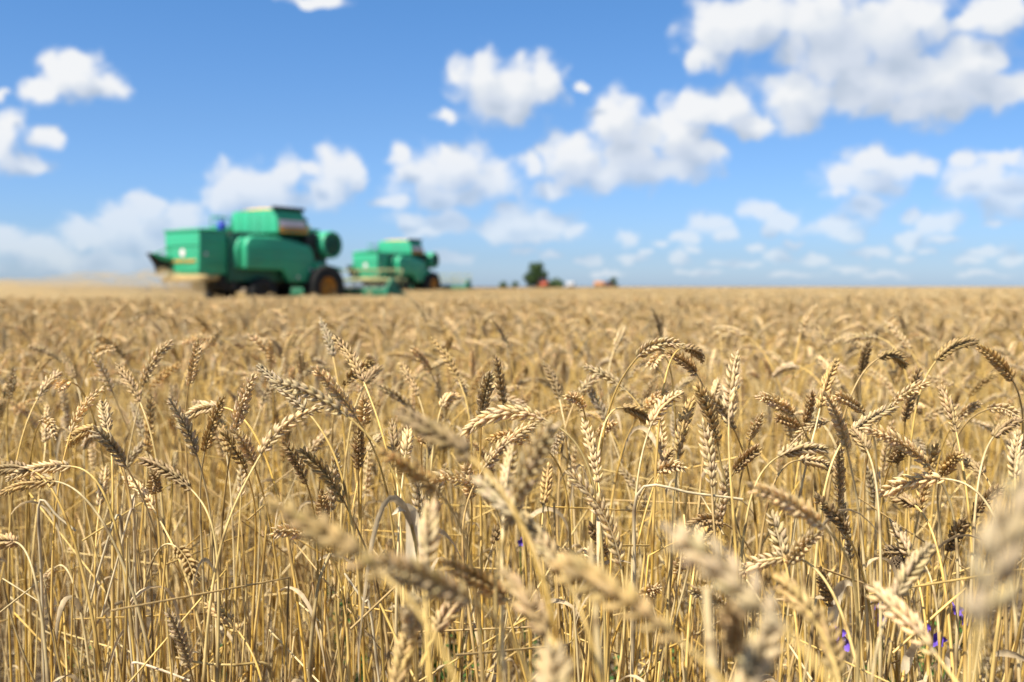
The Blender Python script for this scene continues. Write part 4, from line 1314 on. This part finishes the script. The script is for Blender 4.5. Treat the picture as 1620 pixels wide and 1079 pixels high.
dm = bpy.data.materials.new('dust'); dm.use_nodes = True
dn = dm.node_tree; dn.nodes.clear()
_o = dn.nodes.new('ShaderNodeOutputMaterial'); _v = dn.nodes.new('ShaderNodeVolumePrincipled')
_v.inputs['Color'].default_value = (.74, .57, .32, 1); _v.inputs['Density'].default_value = .50; _v.inputs['Anisotropy'].default_value = .1
dn.links.new(_v.outputs[0], _o.inputs['Volume'])
g = Geo()
for i, (x, y, z, r) in enumerate([(-1.2, -.2, .70, (1.7, 1.5, .95)), (-3.4, .4, .75, (2.0, 1.4, .80)), (-4.0, .3, .45, (2.6, 2.2, .85)), (-7.5, .6, .4, (3.6, 3.0, .80)), (-12, 0.2, .35, (5.0, 4.2, .85)), (-9, 4.5, .3, (5.0, 3.0, .85)), (-5.5, 5.5, .3, (4.0, 2.5, .85)), (-2.6, -.6, .8, (1.6, 1.0, .60)), (-5.6, 1.8, .75, (1.8, 1.4, .55)), (-9.5, -2.5, .4, (3.2, 2.0, .6))]):
    c = on1(x, y, z); dust_blob(g, c, r, i)
tag(link('dust_cloud', g.mesh('dust_cloud', dm)), 'pale tan dust drifting low behind the near combine', 'dust', kind='stuff')


# ------------------------------------------------------------------ trees and bushes on the horizon
LEAFG = mat('leaf_green', (0.040, 0.075, 0.022), .7, .2, noise=(.9, (0.075, 0.115, 0.035), .35, .7))
LEAFB = mat('bush_green', (0.065, 0.11, 0.035), .7, .2, noise=(1.2, (0.11, 0.16, 0.05), .35, .7))
BARK = mat('bark', (0.06, 0.045, 0.03), .9, .1, noise=(6, (0.10, 0.08, 0.06), .3, .7))


def leafy(name, loc, h, w, m, lab, cat, grp, seed, trunk_h=.25, n=2600, leaf=.28):
    rs = np.random.default_rng(seed)
    e = tag(link(name, None, None, loc), lab, cat, grp); e.empty_display_size = 1
    g = Geo(); lobes = []
    tp = np.array([(0, 0, 0), (.02*w, 0, h*.2), (.0, .02*w, h*.45), (.03*w, 0, h*.75)]); tube(g, tp, [w*.045, w*.036, w*.026, w*.008], 8)
    nl = 15
    for k in range(nl):
        a = k*2.4; z = h*(trunk_h + (1-trunk_h)*rs.uniform(.12, .9)); f = (z/h-trunk_h)/(1-trunk_h)
        rad = w*.5*math.sqrt(max(0.05, 1-(2*f-.9)**2))*rs.uniform(.35, .75)
        c = np.array([cos(a)*rad, sin(a)*rad, z]); lobes.append((c, w*rs.uniform(.13, .22)))
        s = np.array([0, 0, h*(trunk_h*.6+.3*f)]); tube(g, np.array([s, s*.5+c*.5+np.array([0, 0, .03*h]), c]), [w*.016, w*.010, w*.004], 5)
    link('trunk', g.mesh('trunk', BARK), e)
    g = Geo()
    V, F = [], []
    for i in range(n):
        c, r = lobes[rs.integers(nl)]; d = unit(rs.normal(0, 1, 3)); p = c + d*r*rs.uniform(.5, 1.08)
        if p[2] < h*trunk_h*.4: continue
        ax = unit(rs.normal(0, 1, 3)); b = unit(np.cross(ax, rs.normal(0, 1, 3))); L = leaf*rs.uniform(.6, 1.2)
        k = len(V); V += [p-ax*L/2, p+b*L*.3, p+ax*L/2, p-b*L*.3]; F.append([k, k+1, k+2, k+3])
    g.add(np.array(V), np.array(F)); link('crown', g.mesh('crown', m, smooth=False), e)


def horizon(u, d): p = pix(u, 453, d); p[2] = 0; return p


leafy('tree', horizon(847, 250), 6.5, 6.4, LEAFG, 'lone round dark green tree on the horizon', 'tree', None, 1, .12, 5200, .45)
leafy('bush', horizon(880, 262), 2.9, 4.2, LEAFB, 'light green bush right of the lone tree', 'bush', 'bushes on the horizon', 2, .05, 1300, .4)
leafy('bush', horizon(866, 258), 2.8, 3.0, LEAFG, 'dark bush close behind the orange tractor', 'bush', 'bushes on the horizon', 8, .05, 1000, .4)
leafy('bush', horizon(970, 260), 2.9, 2.9, LEAFG, 'dark green bush right of the pale orange trailer', 'bush', 'bushes on the horizon', 3, .05, 1200, .4)
leafy('bush', horizon(796, 320), 2.2, 2.8, LEAFB, 'small faint bush left of the lone tree, farther of two', 'bush', 'bushes on the horizon', 4, .05, 800, .4)
leafy('bush', horizon(815, 320), 2.3, 2.6, LEAFB, 'small faint bush just left of the lone tree', 'bush', 'bushes on the horizon', 5, .05, 800, .4)


# ------------------------------------------------------------------ far vehicles
ORANGE = mat('orange_paint', (0.75, 0.13, 0.03), .5, .35, noise=(2, (0.62, 0.12, 0.04), .35, .8))
PALEOR = mat('faded_orange_paint', (0.75, 0.33, 0.12), .6, .3, noise=(2, (0.62, 0.28, 0.12), .35, .8))
MAROON = mat('maroon_paint', (0.16, 0.045, 0.035), .5, .3, noise=(2, (0.11, 0.04, 0.03), .35, .8))
OFFW = mat('off_white_paint', (0.7, 0.68, 0.66), .5, .3, noise=(2, (0.58, 0.56, 0.54), .35, .8))


def tractor(loc, rz, paint, cabpaint, lab, sc=1.0):
    e = tag(link('tractor', None, None, loc), lab, 'tractor', 'farm vehicles on the horizon'); e.rotation_euler = (0, 0, rz); e.scale = (sc,)*3
    g = Geo(); prism(g, [(.2, 1.0), (.2, 1.95), (1.9, 1.85), (2.15, 1.65), (2.15, .9)], -.62, .62); box(g, -1.3, .25, -.75, .75, .85, 1.35)
    box(g, -1.35, -.2, -1.3, -.78, 1.5, 1.62); box(g, -1.35, -.2, .78, 1.3, 1.5, 1.62)
    b = link('body', bevel_mesh(g, 'body', paint, .06), e)
    g = Geo(); box(g, 2.16, 2.2, -.5, .5, 1.05, 1.6); link('grille', bevel_mesh(g, 'grille', DARK, .01), b)
    for s in (-1, 1):
        g = Geo(); box(g, 2.15, 2.22, s*.44-.12, s*.44+.12, 1.62, 1.76); link('headlight', bevel_mesh(g, 'headlight', OFFW, .02), b)
    g = Geo(); box(g, -1.2, .25, -.78, .78, 2.62, 2.80)
    for x in (-1.1, .12):
        for y in (-.72, .64): box(g, x, x+.08, y, y+.08, 1.35, 2.62)
    cb = link('cab', bevel_mesh(g, 'cab', cabpaint, .03), e)
    g = Geo(); box(g, -1.05, .15, -.68, .68, 1.36, 2.62); link('window', bevel_mesh(g, 'window', GLASS, .02), cb)
    for (x, y, r, w) in ((-.75, -1.05, .85, .5), (-.75, 1.05, .85, .5), (1.55, -.95, .55, .36), (1.55, .95, .55, .36)): wheel(e, (x, y, r), r, w, r*.5)
    g = Geo(); tube(g, np.array([(1.1, -.3, 1.88), (1.1, -.3, 2.7)]), .05, 8); link('exhaust', g.mesh('exhaust', DARK), e)


def trailer(loc, rz, paint, lab, h=1.7, L=4.2):
    e = tag(link('trailer', None, None, loc), lab, 'trailer', 'farm vehicles on the horizon'); e.rotation_euler = (0, 0, rz)
    g = Geo(); frustum(g, (-L/2, L/2, -1.0, 1.0), (-L/2-.08, L/2+.08, -1.12, 1.12), .95, .95+h)
    b = link('body', bevel_mesh(g, 'body', paint, .04), e)
    g = Geo()
    for x in np.linspace(-L/2+.2, L/2-.2, 6):
        for s in (-1, 1): box(g, x-.04, x+.04, s*1.11-.04, s*1.11+.04, 1.0, .92+h)
    link('rib', bevel_mesh(g, 'rib', paint, .01), b)
    g = Geo(); box(g, -L/2, L/2, -.6, .6, .72, .93); tube(g, np.array([(L/2, 0, .8), (L/2+1.4, 0, .7)]), .06, 6); link('chassis', bevel_mesh(g, 'chassis', DARK, .01), e)
    for x in (-L*.3, L*.3):
        for y in (-.9, .9): wheel(e, (x, y, .48), .48, .28, .26)


def far_at(u, d): return horizon(u, d)


tractor(far_at(860, 205), R(-75), ORANGE, MAROON, 'bright orange tractor with dark cab in front of the lone tree', .84)
trailer(far_at(949, 215), R(75), PALEOR, 'pale orange trailer standing alone on the horizon', .85, 2.0)
tractor(far_at(964, 255), R(-70), MAROON, MAROON, 'dark maroon tractor beside the small dark bush', .72)
trailer(far_at(903, 300), R(80), OFFW, 'off-white trailer between the light bush and the pale orange trailer', 1.2, 3.2)
